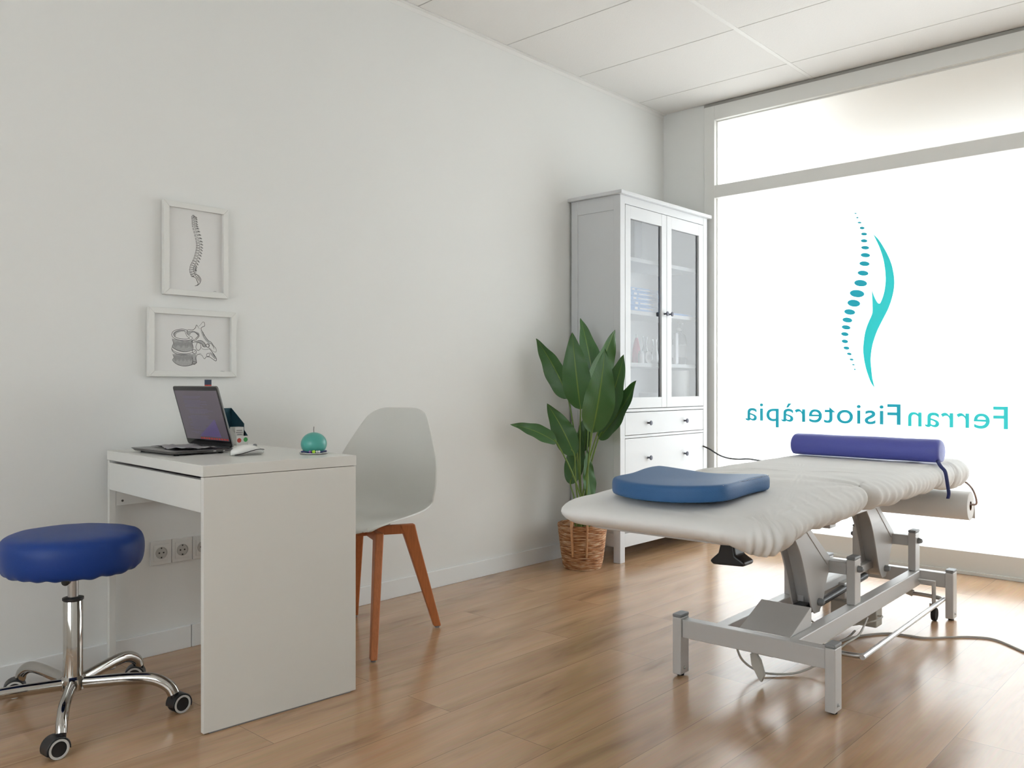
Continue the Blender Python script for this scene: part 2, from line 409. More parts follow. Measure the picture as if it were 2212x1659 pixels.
# ------------------------------------------------------------------ emblem and lettering on the glass
def emblem():
    y0, y1 = YW+.0275, YW+.0285
    r = root('window_emblem', (1.3, YW+.028, .955), 0, 'large teal spine emblem with a curved swoosh stuck on the frosted window', 'window sticker')
    S = [[(1.332,1.811),(1.364,1.773),(1.401,1.708),(1.43,1.637),(1.444,1.567),(1.445,1.508),(1.434,1.449),(1.414,1.39),(1.385,1.332),(1.356,1.273),(1.335,1.213),(1.324,1.161),(1.32,1.109),(1.324,1.057),(1.33,1.005),(1.342,.955)],
         [(1.342,.955),(1.322,.984),(1.301,1.04),(1.286,1.101),(1.279,1.163),(1.282,1.215),(1.29,1.267),(1.305,1.314),(1.322,1.352),(1.329,1.374),(1.33,1.404),(1.328,1.456),(1.327,1.501)],
         [(1.327,1.501),(1.337,1.468),(1.351,1.437),(1.364,1.422),(1.374,1.429),(1.389,1.469),(1.397,1.511),(1.4,1.554),(1.397,1.606),(1.387,1.667),(1.368,1.729),(1.347,1.779),(1.332,1.811)]]
    poly = []
    for s in S: poly += [(p.x, p.y) for p in catmull([(a, c, 0) for a, c in s], 5)][:-1]
    obj('swoosh', prism(B(), poly, 1, y0, y1), M_teal, r, label='bright teal curved swoosh')
    D = [(1.237,1.937,.007,.003),(1.247,1.911,.007,.004),(1.259,1.882,.011,.005),(1.273,1.85,.014,.007),(1.284,1.815,.017,.008),(1.284,1.777,.019,.009),(1.29,1.738,.023,.01),(1.291,1.696,.027,.012),(1.286,1.649,.029,.013),(1.278,1.597,.031,.014),(1.265,1.542,.037,.018),(1.245,1.485,.042,.0205),(1.227,1.432,.037,.0195),(1.204,1.384,.032,.0155),(1.191,1.339,.029,.014),(1.184,1.298,.026,.012),(1.177,1.26,.022,.011),(1.177,1.219,.019,.01),(1.186,1.181,.0175,.009),(1.202,1.147,.014,.007),(1.215,1.115,.0115,.006),(1.225,1.086,.008,.004),(1.233,1.06,.006,.004)]
    for x, z, a, c in D:
        a *= .97; tl = -.19
        pl = [(x+a*math.cos(t)*math.cos(tl)-c*math.sin(t)*math.sin(tl), z+a*math.cos(t)*math.sin(tl)+c*math.sin(t)*math.cos(tl)) for t in [2*math.pi*i/28 for i in range(28)]]
        obj('vertebra_dot', prism(B(), pl, 1, y0, y1), M_dteal, r, label='dark teal oval dot')
    r2 = root('window_lettering', (1.3, YW+.028, .72), 0, 'teal mirrored lettering across the frosted window below the spine emblem', 'window sticker')
    def word(txt, xr, xl, zb, cap, m):
        cu = bpy.data.curves.new('word', 'FONT'); cu.body = txt; cu.size = 1; cu.extrude = .002; cu.offset = .006; cu.space_character = 1.06
        to = bpy.data.objects.new('tmp_word', cu); C.objects.link(to)
        me = bpy.data.meshes.new_from_object(to); bpy.data.objects.remove(to)
        bb = B(); bb.from_mesh(me); bpy.data.meshes.remove(me)
        x0 = min(v.co.x for v in bb.verts); x1 = max(v.co.x for v in bb.verts)
        ref = [v.co.y for v in bb.verts if v.co.x < x0+.35]; ch = max(ref)-min(ref)
        sx = (xr-xl)/(x1-x0); sy = cap/ch
        for v in bb.verts:
            v.co = Vector((xr-(v.co.x-x0)*sx, YW+.028+v.co.z*.15, zb+v.co.y*sy))
        return obj('word', bb, m, r2)
    word('Ferran', 1.994, 1.517, .750, .114, M_teal)['label'] = 'bright teal mirrored word'
    word('Fisioteràpia', 1.479, .569, .755, .113, M_dteal)['label'] = 'darker teal mirrored word'
emblem()

# ------------------------------------------------------------------ desk
def desk():
    r = root('desk', (.796, 1.17, 0), R(-4), 'white desk with a wide side panel standing against the left wall', 'desk')
    W, D = .765, .502     # local: x from 0 to -W, y from 0 to D
    obj('tabletop', bx(-W, 0, 0, D, .718, .75), M_desk, r, bevel=.0012, local=True)
    obj('side_panel', bx(-.018, 0, .002, D-.002, .004, .7165), M_desk, r, bevel=.001, local=True)
    obj('side_board', bx(-W, -W+.018, .024, D-.026, .560, .7165), M_desk, r, bevel=.001, local=True)
    obj('leg', bx(-W, -W+.018, .002, .0235, .004, .7165), M_desk, r, bevel=.001, local=True)
    obj('leg', bx(-W, -W+.018, D-.0255, D-.002, .004, .7165), M_desk, r, bevel=.001, local=True)
    d = obj('drawer', bx(-W+.020, -.0195, .002, .02, .617, .709), M_desk, r, bevel=.001, local=True)
    obj('drawer_box', box(box(bx(-W+.035, -.035, .022, D-.06, .628, .636), -W+.035, -W+.047, .022, D-.06, .636, .69), -.047, -.035, .022, D-.06, .636, .69), M_desk, r, local=True)
    obj('rear_rail', bx(-W+.0185, -.0185, D-.045, D-.030, .60, .7165), M_desk, r, bevel=.001, local=True)
    for y, z in ((.045, .607), (.045, .575), (.24, .60), (.24, .582)):
        obj('screw_hole', cyl(B(), (-W+.0181, y, z), (-W+.0192, y, z), .004, n=12), M_gap, r, local=True)
    for x, ya, yb in ((-.015, .02, D-.02), (-W+.003, .004, .02), (-W+.003, D-.022, D-.006)): obj('glide', bx(x, x+.012, ya, yb, 0, .004), M_cap, r, local=True)
desk()

# ------------------------------------------------------------------ laptop and what lies on the desk
ZD = .7502
def laptop():
    x0, x1, y0, y1 = .149, .454, 1.25, 1.462
    r = root('laptop', (.3, 1.356, ZD), 0, 'open grey laptop with a dim screen on the white desk', 'laptop')
    b = prism(B(), rrect(x0, x1, y0, y1, .012), 2, ZD+.005, ZD+.0145)
    for v in b.verts:
        if v.co.z < ZD+.01: v.co.x += (.012 if v.co.x < .3 else -.012)*1; v.co.y += (.008 if v.co.y < 1.3 else 0)
    base = obj('base', b, M_alub, r, bevel=.0015)
    b = B()
    for i in range(6):
        for j in range(14):
            xx = x0+.022+j*.0188; yy = y1-.03-i*.0175
            box(b, xx, xx+.0158, yy-.015, yy, ZD+.0146, ZD+.0156)
    obj('keyboard', b, M_key, base, bevel=.0006, seg=1)
    obj('trackpad', bx(.245, .36, y0+.012, y0+.082, ZD+.0145, ZD+.0149), mat('trackpad_grey', (.16, .155, .155), .3, .5), base)
    for x, y in ((x0+.035, y0+.03), (x1-.035, y0+.03), (x0+.035, y1-.03), (x1-.035, y1-.03)): obj('rubber_foot', cyl(B(), (x, y, ZD), (x, y, ZD+.006), .008, .006, n=14), M_rubber, base)
    for y, w_, in ((1.39, .009), (1.425, .004)): obj('port', bx(x1-.0075, x1-.0045, y, y+w_, ZD+.0085, ZD+.0115), M_sock, base, label='pale port in the side edge')
    # lid tilts forward over the keyboard
    ang = R(16); rot = Matrix.Rotation(ang, 3, 'X'); piv = Vector((.3, y1-.004, ZD+.016))
    def lid(bm): bmesh.ops.rotate(bm, verts=bm.verts[:], cent=piv, matrix=rot); return bm
    yz = y1-.004
    l = obj('lid', lid(prism(B(), rrect(x0, x1, ZD+.017, ZD+.228, .011), 1, yz-.002, yz+.0035)), M_alub, r, bevel=.001)
    obj('bezel', lid(prism(B(), rrect(x0+.002, x1-.002, ZD+.019, ZD+.226, .010), 1, yz-.0026, yz-.0021)), M_bezel, l)
    s0, s1, t0, t1 = x0+.009, x1-.009, ZD+.039, ZD+.213
    obj('screen', lid(bx(s0, s1, yz-.0032, yz-.0027, t0, t1)), M_screen, l)
    b = B(); rnd = random.Random(3)
    for i in range(30):
        z = t1-.022-i*.0045
        if rnd.random() < .18: continue
        a = s0+.05+(0 if rnd.random() < .7 else .02); e = a+rnd.uniform(.10, .165)
        box(b, a, min(e, s1-.05), yz-.0036, yz-.0033, z, z+.0017)
    obj('page_text', lid(b), M_scl, l)
    b = B(); prism(b, [(s1-.19, t0+.012), (s1-.045, t0+.012), (s1-.06, t0+.075)], 1, yz-.0036, yz-.0033)
    obj('window_panel', lid(b), M_sct, l)
    b = B()
    for i in range(11):
        x = s1-.005-i*.017; box(b, x-.011, x, yz-.0036, yz-.0033, t0+.002, t0+.008)
    obj('icon_row', lid(b), M_scr, l)
    b = B(); cyl(b, (x0+.02, y1-.004, ZD+.0155), (x1-.02, y1-.004, ZD+.0155), .005, n=14)
    obj('hinge', b, M_key, r, smooth=True)
laptop()
def crumpled():
    b = B(); nx, ny = 26, 18; g = []
    for i in range(nx+1):
        row = []
        for j in range(ny+1):
            u, v = i/nx, j/ny
            x = .205+u*.215; y = 1.295+v*.125+.012*math.sin(u*7)
            z = ZD+.0185+.010*max(0, noise.noise(Vector((u*4, v*3, 1.7))))+.004*noise.noise(Vector((u*11, v*9, 4)))
            row.append(b.verts.new((x, y, max(z, ZD+.0165))))
        g.append(row)
    for i in range(nx):
        for j in range(ny): b.faces.new((g[i][j], g[i+1][j], g[i+1][j+1], g[i][j+1]))
    o = obj('crumpled_paper', b, M_note, smooth=True, solid=.0004, ang=180)
    tag(o, 'creased grey sheet of paper lying over the laptop keyboard', 'paper')
crumpled()
def mouse():
    x, y0, y1, w_ = .565, 1.385, 1.500, .031
    r = root('computer_mouse', (x, 1.443, ZD), 0, 'white wireless computer mouse beside the laptop', 'mouse')
    def ring(t, lift0, lift1, wf):
        pass
    def body(zlo, zhi, flare):
        b = B(); n = 36; m_ = 26; rows = []
        prof = lambda s: (math.sin(math.pi*min(max(s, 0), 1)))**.45
        top = lambda s: ZD+.006+.028*(math.sin(math.pi*(s*.9+.08)))**.8
        for i in range(m_+1):
            s = i/m_; y = y0+(y1-y0)*s; wy = w_*max(prof(s), .03); ring_ = []
            for j in range(n):
                a = 2*math.pi*j/n; cx = math.cos(a)*wy
                sz = math.sin(a)
                lo, hi = zlo(s), zhi(s, top(s))
                z = lo+(hi-lo)*(.5+.5*math.copysign(abs(sz)**.8, sz))
                ring_.append(b.verts.new((x+cx*(1 if abs(cx) < wy else 1), y, z)))
            rows.append(ring_)
        for a_, b_ in zip(rows, rows[1:]):
            for j in range(n): b.faces.new((a_[j], a_[(j+1) % n], b_[(j+1) % n], b_[j]))
        b.faces.new(rows[0][::-1]); b.faces.new(rows[-1]); return b
    obj('shell', body(lambda s: ZD+.002, lambda s, t: t, 0), M_mouse, r, smooth=True, ang=180)
    pts = [(x+w_*1.0*(math.sin(math.pi*s))**.45+.0006, y0+(y1-y0)*s, ZD+.0105+.008*math.sin((s-.32)*math.pi*1.25)) for s in [i/20 for i in range(1, 20)]]
    obj('seam', tube(B(), pts, .0013, n=6, k=3), M_bcord, r, smooth=True, label='dark curved seam line')
    obj('scroll_wheel', cyl(B(), (x-.003, 1.47, ZD+.0285), (x+.003, 1.47, ZD+.0285), .006, n=16), M_cap, r, smooth=True)
mouse()
def display_stand():
    r = root('display_box', (.09, 1.667, ZD), 0, 'small cardboard display stand with dark teal inside behind the laptop', 'cardboard display')
    x0, x1, y0, y1, z = .035, .155, 1.640, 1.688, ZD
    obj('front_panel', bx(x1-.0015, x1, y0, y1, z, z+.034), M_card, r)
    obj('floor_panel', bx(x0, x1-.0015, y0+.0015, y1-.0015, z, z+.0012), M_card, r)
    obj('rear_panel', bx(x0, x0+.0015, y0, y1, z, z+.135), M_tealc, r, label='dark teal tall back panel')
    poly = [(x0, z), (x1-.0015, z), (x1-.0015, z+.034), (x1-.028, z+.055), (x1-.028, z+.078), (x0, z+.135)]
    obj('side_wing', prism(B(), poly, 1, y1-.0015, y1), M_tealc, r, label='dark teal sloping side wing')
    obj('side_wing', prism(B(), [(x0, z), (x1-.0015, z), (x1-.0015, z+.034), (x1-.035, z+.060), (x0, z+.060)], 1, y0, y0+.0015), M_card, r)
    b = B(); lathe(b, [(.0085, 0), (.0085, .0004)], (x1, y0+.011, z+.018), 20, axis=(1, 0, 0)); obj('round_mark', b, M_red, r, label='red round mark')
    b = B(); lathe(b, [(.0085, 0), (.0085, .0004)], (x1, y1-.011, z+.020), 20, axis=(1, 0, 0)); obj('round_mark', b, M_green, r, label='green round mark')
    t = root('small_carton', (.115, 1.664, ZD+.0013), 0, 'small white carton standing inside the dark teal display box', 'carton')
    obj('carton', bx(.098, .134, 1.646, 1.682, z+.0013, z+.066), M_card, t, bevel=.0006, seg=1)
    b = B()
    for k, (a, e) in enumerate(((.652, .676), (.650, .678), (.655, .673))): box(b, .134, .1343, 1+a, 1+e, z+.052-k*.007, z+.055-k*.007)
    obj('carton_print', b, M_lead2, t)
    q = root('slim_packet', (.20, 1.50, ZD), 0, 'slim upright packet with dark and red top peeping above the laptop lid', 'packet')
    obj('packet', bx(.193, .217, 1.495, 1.507, ZD, ZD+.212), M_card, q)
    obj('packet_band', bx(.1925, .2175, 1.4945, 1.5075, ZD+.212, ZD+.224), M_red, q, label='red band')
    obj('packet_top', bx(.1925, .2175, 1.4945, 1.5075, ZD+.224, ZD+.242), M_navy, q, label='dark top')
display_stand()
def candle():
    cx, cy = .680, 1.615
    o = obj('coaster_plate', lathe(B(), [(.030, 0), (.044, .0015), (.0475, .004), (.0465, .005), (.040, .003), (.0, .003)], (cx, cy, ZD), 48), M_plate, smooth=True)
    tag(o, 'thin white saucer under the round teal candle', 'saucer')
    r = root('ball_candle', (cx, cy, ZD+.0032), 0, 'round teal ball candle on a white saucer near the desk edge', 'candle')
    prof = [(.026, 0)]+[(.0415*math.cos(R(t)), .029+.0375*math.sin(R(t))) for t in range(-48, 90, 6)]+[(0, .0665)]
    obj('wax_ball', lathe(B(), prof, (cx, cy, ZD+.0032), 48), M_candle, r, smooth=True, ang=60)
    obj('wick', tube(B(), [(cx, cy, ZD+.068), (cx-.001, cy, ZD+.078), (cx+.0005, cy, ZD+.088)], .0011, n=8), M_wick, r, smooth=True)
    q = root('bead_bracelet', (cx, cy, ZD+.005), 0, 'dark cord bracelet with lime bead lying around the teal candle', 'bracelet')
    pts = [(cx+.0395*math.cos(R(t)), cy+.0395*math.sin(R(t)), ZD+.0075+.002*math.sin(R(t*3))) for t in range(0, 360, 20)]
    obj('cord', tube(B(), pts, .0022, n=8, closed=True, k=4), M_strap, q, smooth=True)
    for t, m_, rr in ((-35, M_lime, .0055), (-50, M_purp, .0045), (-22, M_plate, .004), (-12, M_plate, .004)):
        b = B(); bmesh.ops.create_icosphere(b, subdivisions=2, radius=rr, matrix=Matrix.Translation((cx+.043*math.cos(R(t)), cy+.043*math.sin(R(t)), ZD+.0095)))
        obj('bead', b, m_, q, smooth=True)
candle()

# ------------------------------------------------------------------ framed drawings
def frame_things():
    def frame(name, y0, y1, z0, z1, label):
        r = root(name, (.003, (y0+y1)/2, z0), 0, label, 'framed picture', 'framed drawings above the desk')
        t = .021; b = B()
        for poly in ([(y0, z0), (y1, z0), (y1-t, z0+t), (y0+t, z0+t)], [(y1, z0), (y1, z1), (y1-t, z1-t), (y1-t, z0+t)],
                     [(y1, z1), (y0, z1), (y0+t, z1-t), (y1-t, z1-t)], [(y0, z1), (y0, z0), (y0+t, z0+t), (y0+t, z1-t)]):
            prism(b, poly, 0, .002, .022)
        obj('frame', b, M_frame, r, bevel=.0012, seg=2)
        p = obj('print_paper', bx(.004, .010, y0+t, y1-t, z0+t, z1-t), M_print, r)
        return r, p
    r1, p1 = frame('picture_frame', 1.429, 1.683, 1.303, 1.645, 'upright white frame holding a drawing of a whole spine')
    r2, p2 = frame('picture_frame', 1.374, 1.716, 1.004, 1.253, 'wide white frame holding a drawing of two vertebrae')
    XP = .0102
    def rib(b, pts, w_, closed=False, k=5, x=XP, taper=True):
        P = catmull([(0, a, c) for a, c in pts], k, closed); N = len(P)
        L_, R_ = [], []
        for i, p in enumerate(P):
            d = (P[(i+1) % N]-P[i-1]) if closed else (P[min(i+1, N-1)]-P[max(i-1, 0)])
            if d.length < 1e-9: d = Vector((0, 0, 1))
            d.normalize(); nn = Vector((0, -d.z, d.y)); ww = w_*(1 if closed or not taper else .45+.75*math.sin(math.pi*i/(N-1)))
            L_.append(b.verts.new((x, p.y+nn.y*ww, p.z+nn.z*ww))); R_.append(b.verts.new((x, p.y-nn.y*ww, p.z-nn.z*ww)))
        rng = range(N) if closed else range(N-1)
        for i in rng: b.faces.new((L_[i], L_[(i+1) % N], R_[(i+1) % N], R_[i]))
    def fill(b, pts, x, k=5):
        P = catmull([(0, a, c) for a, c in pts], k, True)
        b.faces.new([b.verts.new((x, p.y, p.z)) for p in P])
    # two vertebrae: lines in a 2096 x 1659 sketch grid mapped on the sheet
    def m2(x, y):
        u = v = .5
        for _ in range(6):
            v = (y-(185+140*u))/((1500+40*u)-(185+140*u)); u = (x-(205-40*v))/1625
        return (1.374+.342*u, 1.253-.249*v)
    T = lambda L_: [m2(*p) for p in L_]
    sh = B()
    body1 = [(625,800),(640,880),(620,940),(700,1010),(820,1045),(960,1030),(1000,990),(985,880),(1005,820),(900,835),(760,820)]
    body2 = [(625,1090),(640,1150),(620,1200),(700,1280),(850,1310),(960,1290),(1050,1250),(1055,1150),(1040,1090),(900,1095),(740,1085)]
    for q in (body1, body2): fill(sh, T(q), XP-.00012)
    fill(sh, T([(1050,860),(1110,835),(1190,860),(1240,920),(1250,960),(1190,960),(1150,900),(1080,880)]), XP-.00012)
    fill(sh, T([(890,660),(960,650),(1060,670),(1120,700),(1110,750),(1040,690),(960,690),(950,730),(905,710)]), XP-.00012)
    fill(sh, T([(1150,640),(1220,760),(1290,850),(1340,900),(1300,900),(1230,830),(1180,740)]), XP-.00012)
    fill(sh, T([(640,700),(700,650),(800,630),(880,650),(780,665),(700,700),(680,760)]), XP-.00012)
    fill(sh, T([(1310,1060),(1380,1100),(1430,1180),(1400,1190),(1330,1110)]), XP-.00012)
    obj('pencil_shading', sh, M_lead, p2)
    sd = B()
    for i in range(24):
        x = 645+i*14.5; rib(sd, T([(x, 850+12*math.sin(i)), (x+6, 900), (x+4, 940+25*math.sin(i*.9)+i*1.2)]), .0007)
        rib(sd, T([(x, 1105), (x+6, 1160), (x+4, 1215+20*math.sin(i*1.3))]), .0007)
    obj('pencil_hatching', sd, M_lead2, p2)
    ln = B()
    LN = [([(615,720),(640,660),(720,625),(820,615),(900,640),(890,690),(930,740),(990,780),(960,820),(850,835),(720,815),(640,770)], 1),
          ([(655,715),(690,665),(770,640),(850,650),(870,700),(900,760),(940,790),(860,805),(740,790),(670,755)], 1),
          ([(620,780),(640,880),(618,945),(660,985),(740,1025),(830,1045),(930,1035),(1000,1000)], 0),
          ([(610,985),(640,1025),(720,1065),(830,1085),(930,1075),(1010,1050),(1050,1010)], 0),
          ([(618,945),(605,985),(630,1040),(700,1085),(830,1105),(960,1090)], 0),
          ([(620,1080),(640,1150),(615,1200),(680,1270),(780,1310),(900,1310),(1000,1280),(1055,1255),(1040,1180),(1055,1130),(1110,1090),(1150,1085)], 0),
          ([(1005,820),(985,880),(1000,960),(1000,1000)], 0), ([(960,1290),(985,1220),(970,1140)], 0),
          ([(890,660),(920,625),(1000,635),(1050,600),(1075,545),(1100,570),(1130,620)], 0),
          ([(1120,570),(1160,530),(1195,490),(1225,500),(1230,560),(1190,580),(1160,620),(1220,740),(1290,840),(1340,870),(1390,940),(1435,1000),(1430,1060),(1370,1040),(1300,970)], 0),
          ([(945,720),(980,675),(1030,665),(1070,700),(1100,745),(1060,790),(1030,820),(1000,800)], 0),
          ([(1075,690),(1120,740),(1090,790),(1060,820),(1050,880)], 0),
          ([(1050,880),(1090,840),(1160,840),(1220,890),(1250,950),(1290,970),(1310,920),(1270,900),(1245,930)], 0),
          ([(1050,960),(1070,900),(1090,870),(1130,890),(1145,960),(1120,1010),(1080,1020)], 1),
          ([(1145,960),(1180,1000),(1250,1010),(1310,1000),(1360,1060),(1400,1120),(1435,1180),(1425,1230),(1360,1190),(1300,1150),(1240,1150),(1215,1180),(1190,1170),(1150,1110),(1060,1090),(1050,1040)], 0),
          ([(1250,1100),(1290,1080),(1310,1110),(1290,1140),(1255,1135)], 1),
          ([(1240,930),(1270,905),(1300,930),(1290,965),(1255,960)], 1),
          ([(980,1030),(1010,1010),(1050,1020),(1050,1070),(1000,1080)], 1), ([(970,850),(1000,830),(1040,845),(1020,870)], 1),
          ([(975,1250),(1010,1235),(1050,1250),(1010,1290)], 1), ([(1330,880),(1380,950),(1400,1010)], 0), ([(1300,980),(1370,1080),(1410,1160)], 0),
          ([(1130,880),(1160,900),(1190,950),(1240,960)], 0), ([(1170,650),(1200,700),(1210,750)], 0)]
    for L_, c in LN: rib(ln, T(L_), .00085, bool(c))
    rib(ln, T([(1505, 1425), (1530, 1422), (1560, 1428), (1595, 1424)]), .0004)
    obj('ink_lines', ln, M_ink, p2)
    # the whole spine
    def m1(x, y):
        u = v = .5
        for _ in range(6):
            v = (y-(60+155*u))/((1560+70*u)-(60+155*u)); u = (x-(100-20*v))/1005
        return (1.429+.254*u, 1.645-.342*v)
    cl = catmull([(555,330,0),(560,400,0),(565,480,0),(592,580,0),(618,690,0),(630,780,0),(622,860,0),(600,950,0),(568,1040,0),(535,1110,0),(525,1180,0),(545,1250,0)], 4)
    L1 = B(); L2 = B(); L3 = B(); N = len(cl); rnd = random.Random(5)
    P1 = lambda L_: [m1(*p) for p in L_]
    nv = 24
    for i in range(nv):
        f = i/(nv-1)*(N-1.01); k = int(f); p = cl[k].lerp(cl[min(k+1, N-1)], f-k); d = (cl[min(k+1, N-1)]-cl[max(k-1, 0)]).normalized(); n_ = Vector((d.y, -d.x, 0))
        w_ = 20+16*(i/nv); h = 13+8*(i/nv)
        quad = [p-n_*w_-d*h, p-d*(h-3), p+n_*w_-d*h, p+n_*(w_-5), p+n_*w_+d*h, p+d*(h-3), p-n_*w_+d*h, p-n_*(w_-5)]
        rib(L1, P1([(q.x, q.y) for q in quad]), .0006, True, 2)
        for s in range(2):
            a = p-n_*(w_*(.3+.3*s))-d*h*.6; e = a+d*h*1.1; rib(L2, P1([(a.x, a.y), (e.x, e.y)]), .0004, k=2)
        # transverse process
        a = p+n_*(w_+4); 
        rib(L1, P1([(a.x, a.y), (a.x+14, a.y-8), (a.x+22, a.y+8), (a.x+8, a.y+12)]), .0005, True, 2)
        if i < 22:
            ln_ = 52-abs(i-9)*1.2; a = p+n_*(w_+22)
            e = a+n_*ln_*.55+d*(16 if i < 14 else 8)
            fill(L3, P1([(a.x, a.y-9), (e.x-6, e.y-10), (e.x+5, e.y+2), (e.x-6, e.y+10), (a.x-2, a.y+9)]), XP, 2)
            rib(L1, P1([(a.x-8, a.y-10), (a.x+8, a.y), (a.x-6, a.y+14)]), .0005, k=2)
    for s in ([(520,1255),(545,1275),(590,1300),(610,1350),(625,1390),(600,1415),(570,1425)], [(560,1240),(620,1250),(655,1290),(665,1330),(650,1380),(620,1410),(575,1427)],
              [(580,1260),(610,1290),(630,1340)], [(610,1250),(640,1300),(640,1360)], [(525,1260),(545,1280),(560,1255)], [(540,310),(560,300),(580,320),(560,335)]):
        rib(L1, P1(s), .0010)
    rib(L1, P1([(865, 1512), (890, 1508), (915, 1514)]), .0004)
    obj('ink_lines', L1, M_ink, p1); obj('pencil_shading', L2, M_lead2, p1); obj('spinous_processes', L3, M_lead2, p1)
frame_things()

# ------------------------------------------------------------------ wall socket strip
def sockets():
    r = root('wall_socket', (0, 1.50, .321), 0, 'white triple wall socket low on the wall under the desk', 'wall socket')
    for k in range(3):
        y = 1.3865+k*.0795; c = y+.0385; z = .366
        f = obj('socket_frame', bx(0, .008, y, y+.078, .323, .409), M_sock, r, bevel=.002)
        ins = obj('socket_insert', bx(.008, .0105, c-.027, c+.027, z-.030, z+.030), M_sock, f, bevel=.001)
        b = lathe(B(), [(.0215, .0), (.0215, .0022), (.0195, .0022), (.0190, -.0), (0, 0)], (.0106, c, z), 32, axis=(1, 0, 0), cap=False)
        obj('socket_well', b, mat('socket_well_grey', (.50, .495, .47), .4), ins, smooth=True)
        b = B()
        for dy in (-.008, .008): cyl(b, (.0108, c+dy, z), (.0115, c+dy, z), .003, n=12)
        for dz in (-.0175, .0175): box(b, .0108, .0125, c-.002, c+.002, z+dz-.003, z+dz+.003)
        obj('pin_hole', b, M_gap, ins)
sockets()

# ------------------------------------------------------------------ rolling stool
def stool():
    cx, cy = .377, .985
    r = root('rolling_stool', (cx, cy, 0), 0, 'round blue padded stool with chrome five-star base on castors', 'stool')
    Rr = .194
    prof = [(.02, .428), (.13, .4285), (.165, .430), (.180, .434), (.189, .447), (Rr, .470), (Rr+.001, .50), (Rr-.003, .520), (Rr-.012, .534), (Rr-.028, .5415), (.13, .5465), (.06, .5485), (0.0, .549)]
    b = lathe(B(), prof, (0, 0, 0), 96, cap=False)
    for v in b.verts:
        a = math.atan2(v.co.y, v.co.x); q = math.hypot(v.co.x, v.co.y)
        if v.co.z < .46: v.co.z += .005*noise.noise(Vector((math.cos(a)*4, math.sin(a)*4, 2)))+.0025*math.sin(a*23)
        elif q > .15: v.co.z += .002*noise.noise(Vector((math.cos(a)*3, math.sin(a)*3, 5)))
    obj('seat', b, M_blue, r, smooth=True, local=True, ang=180, sub=1)
    obj('mounting_plate', lathe(B(), [(.07, .418), (.07, .4275)], (0, 0, 0), 24), M_black, r, local=True)
    obj('lever_knob', lathe(B(), [(.006, 0), (.011, .004), (.011, .022), (.004, .027)], (.055, -.035, .413), 16, axis=(.8, -.6, 0)), M_black, r, smooth=True, local=True)
    obj('piston', cyl(B(), (0, 0, .34), (0, 0, .418), .0145, n=32), M_steel, r, smooth=True, local=True)
    obj('collar', lathe(B(), [(.0262, .340), (.0290, .343), (.0290, .349), (.017, .352)], (0, 0, 0), 32), M_black, r, smooth=True, local=True)
    obj('column', lathe(B(), [(.0265, .115), (.0265, .340), (.0255, .3415)], (0, 0, 0), 40), M_chrome, r, smooth=True, local=True)
    obj('hub', lathe(B(), [(.030, .078), (.035, .082), (.036, .100), (.034, .113), (.027, .120)], (0, 0, 0), 40), M_chrome, r, smooth=True, local=True)
    for k in range(5):
        a = R(-26+72*k); M = Matrix.Rotation(a, 4, 'Z')
        leg = [(.030, 0, .098), (.09, 0, .102), (.16, 0, .106), (.215, 0, .105), (.25, 0, .096), (.278, 0, .078), (.289, 0, .058)]
        b = tube(B(), leg, .0125, n=16, k=6, flat=(.0150, .0175)); b.transform(M)
        lo = obj('leg', b, M_chrome, r, smooth=True, local=True)
        # castor
        c = Vector((.292, 0, 0)); sw = R(a*0+[185, 5, 150, 160, 30][k]) - a   # swivel of the fork
        S = M @ Matrix.Translation(c) @ Matrix.Rotation(sw, 4, 'Z')
        def put(bm): bm.transform(S); return bm
        stem = obj('castor', put(lathe(B(), [(.011, .044), (.0125, .048), (.0125, .062), (.009, .064)], (0, 0, 0), 20)), M_black, r, smooth=True, local=True)
        hood = B(); n = 16; off = .014
        rings = []
        for xx in (-.0215, -.019, .019, .0215):
            rad = .0285 if abs(xx) > .02 else .0305
            rings.append([hood.verts.new((xx, off+rad*math.cos(R(t)), .027+rad*math.sin(R(t)))) for t in range(-20, 201, 13)])
        for A_, B_ in zip(rings, rings[1:]):
            for i in range(len(A_)-1): hood.faces.new((A_[i], A_[i+1], B_[i+1], B_[i]))
        base = MW[r.name]
        def sub(name, bm, m_, **kw):
            bm.transform(base); return obj(name, bm, m_, stem, **kw)
        sub('hood', put(hood), M_black, smooth=True, solid=.002)
        for sx in (-1, 1):
            wprof = [(0, .0), (.0265, .0), (.0275, .002), (.0275, .012), (.0265, .0145), (.0225, .0150)]
            sub('wheel', put(lathe(B(), wprof+[(.019, .0145), (0, .0140)], (sx*.005, off, .0275), 32, axis=(sx, 0, 0), cap=False)), M_rubber, smooth=True)
            sub('wheel_ring', put(lathe(B(), [(.0262, .0150), (.0262, .0160), (.0205, .0165), (.0200, .0150)], (sx*.005, off, .0275), 32, axis=(sx, 0, 0), cap=False)), M_ring, smooth=True, label='pale ring on the wheel')
stool()

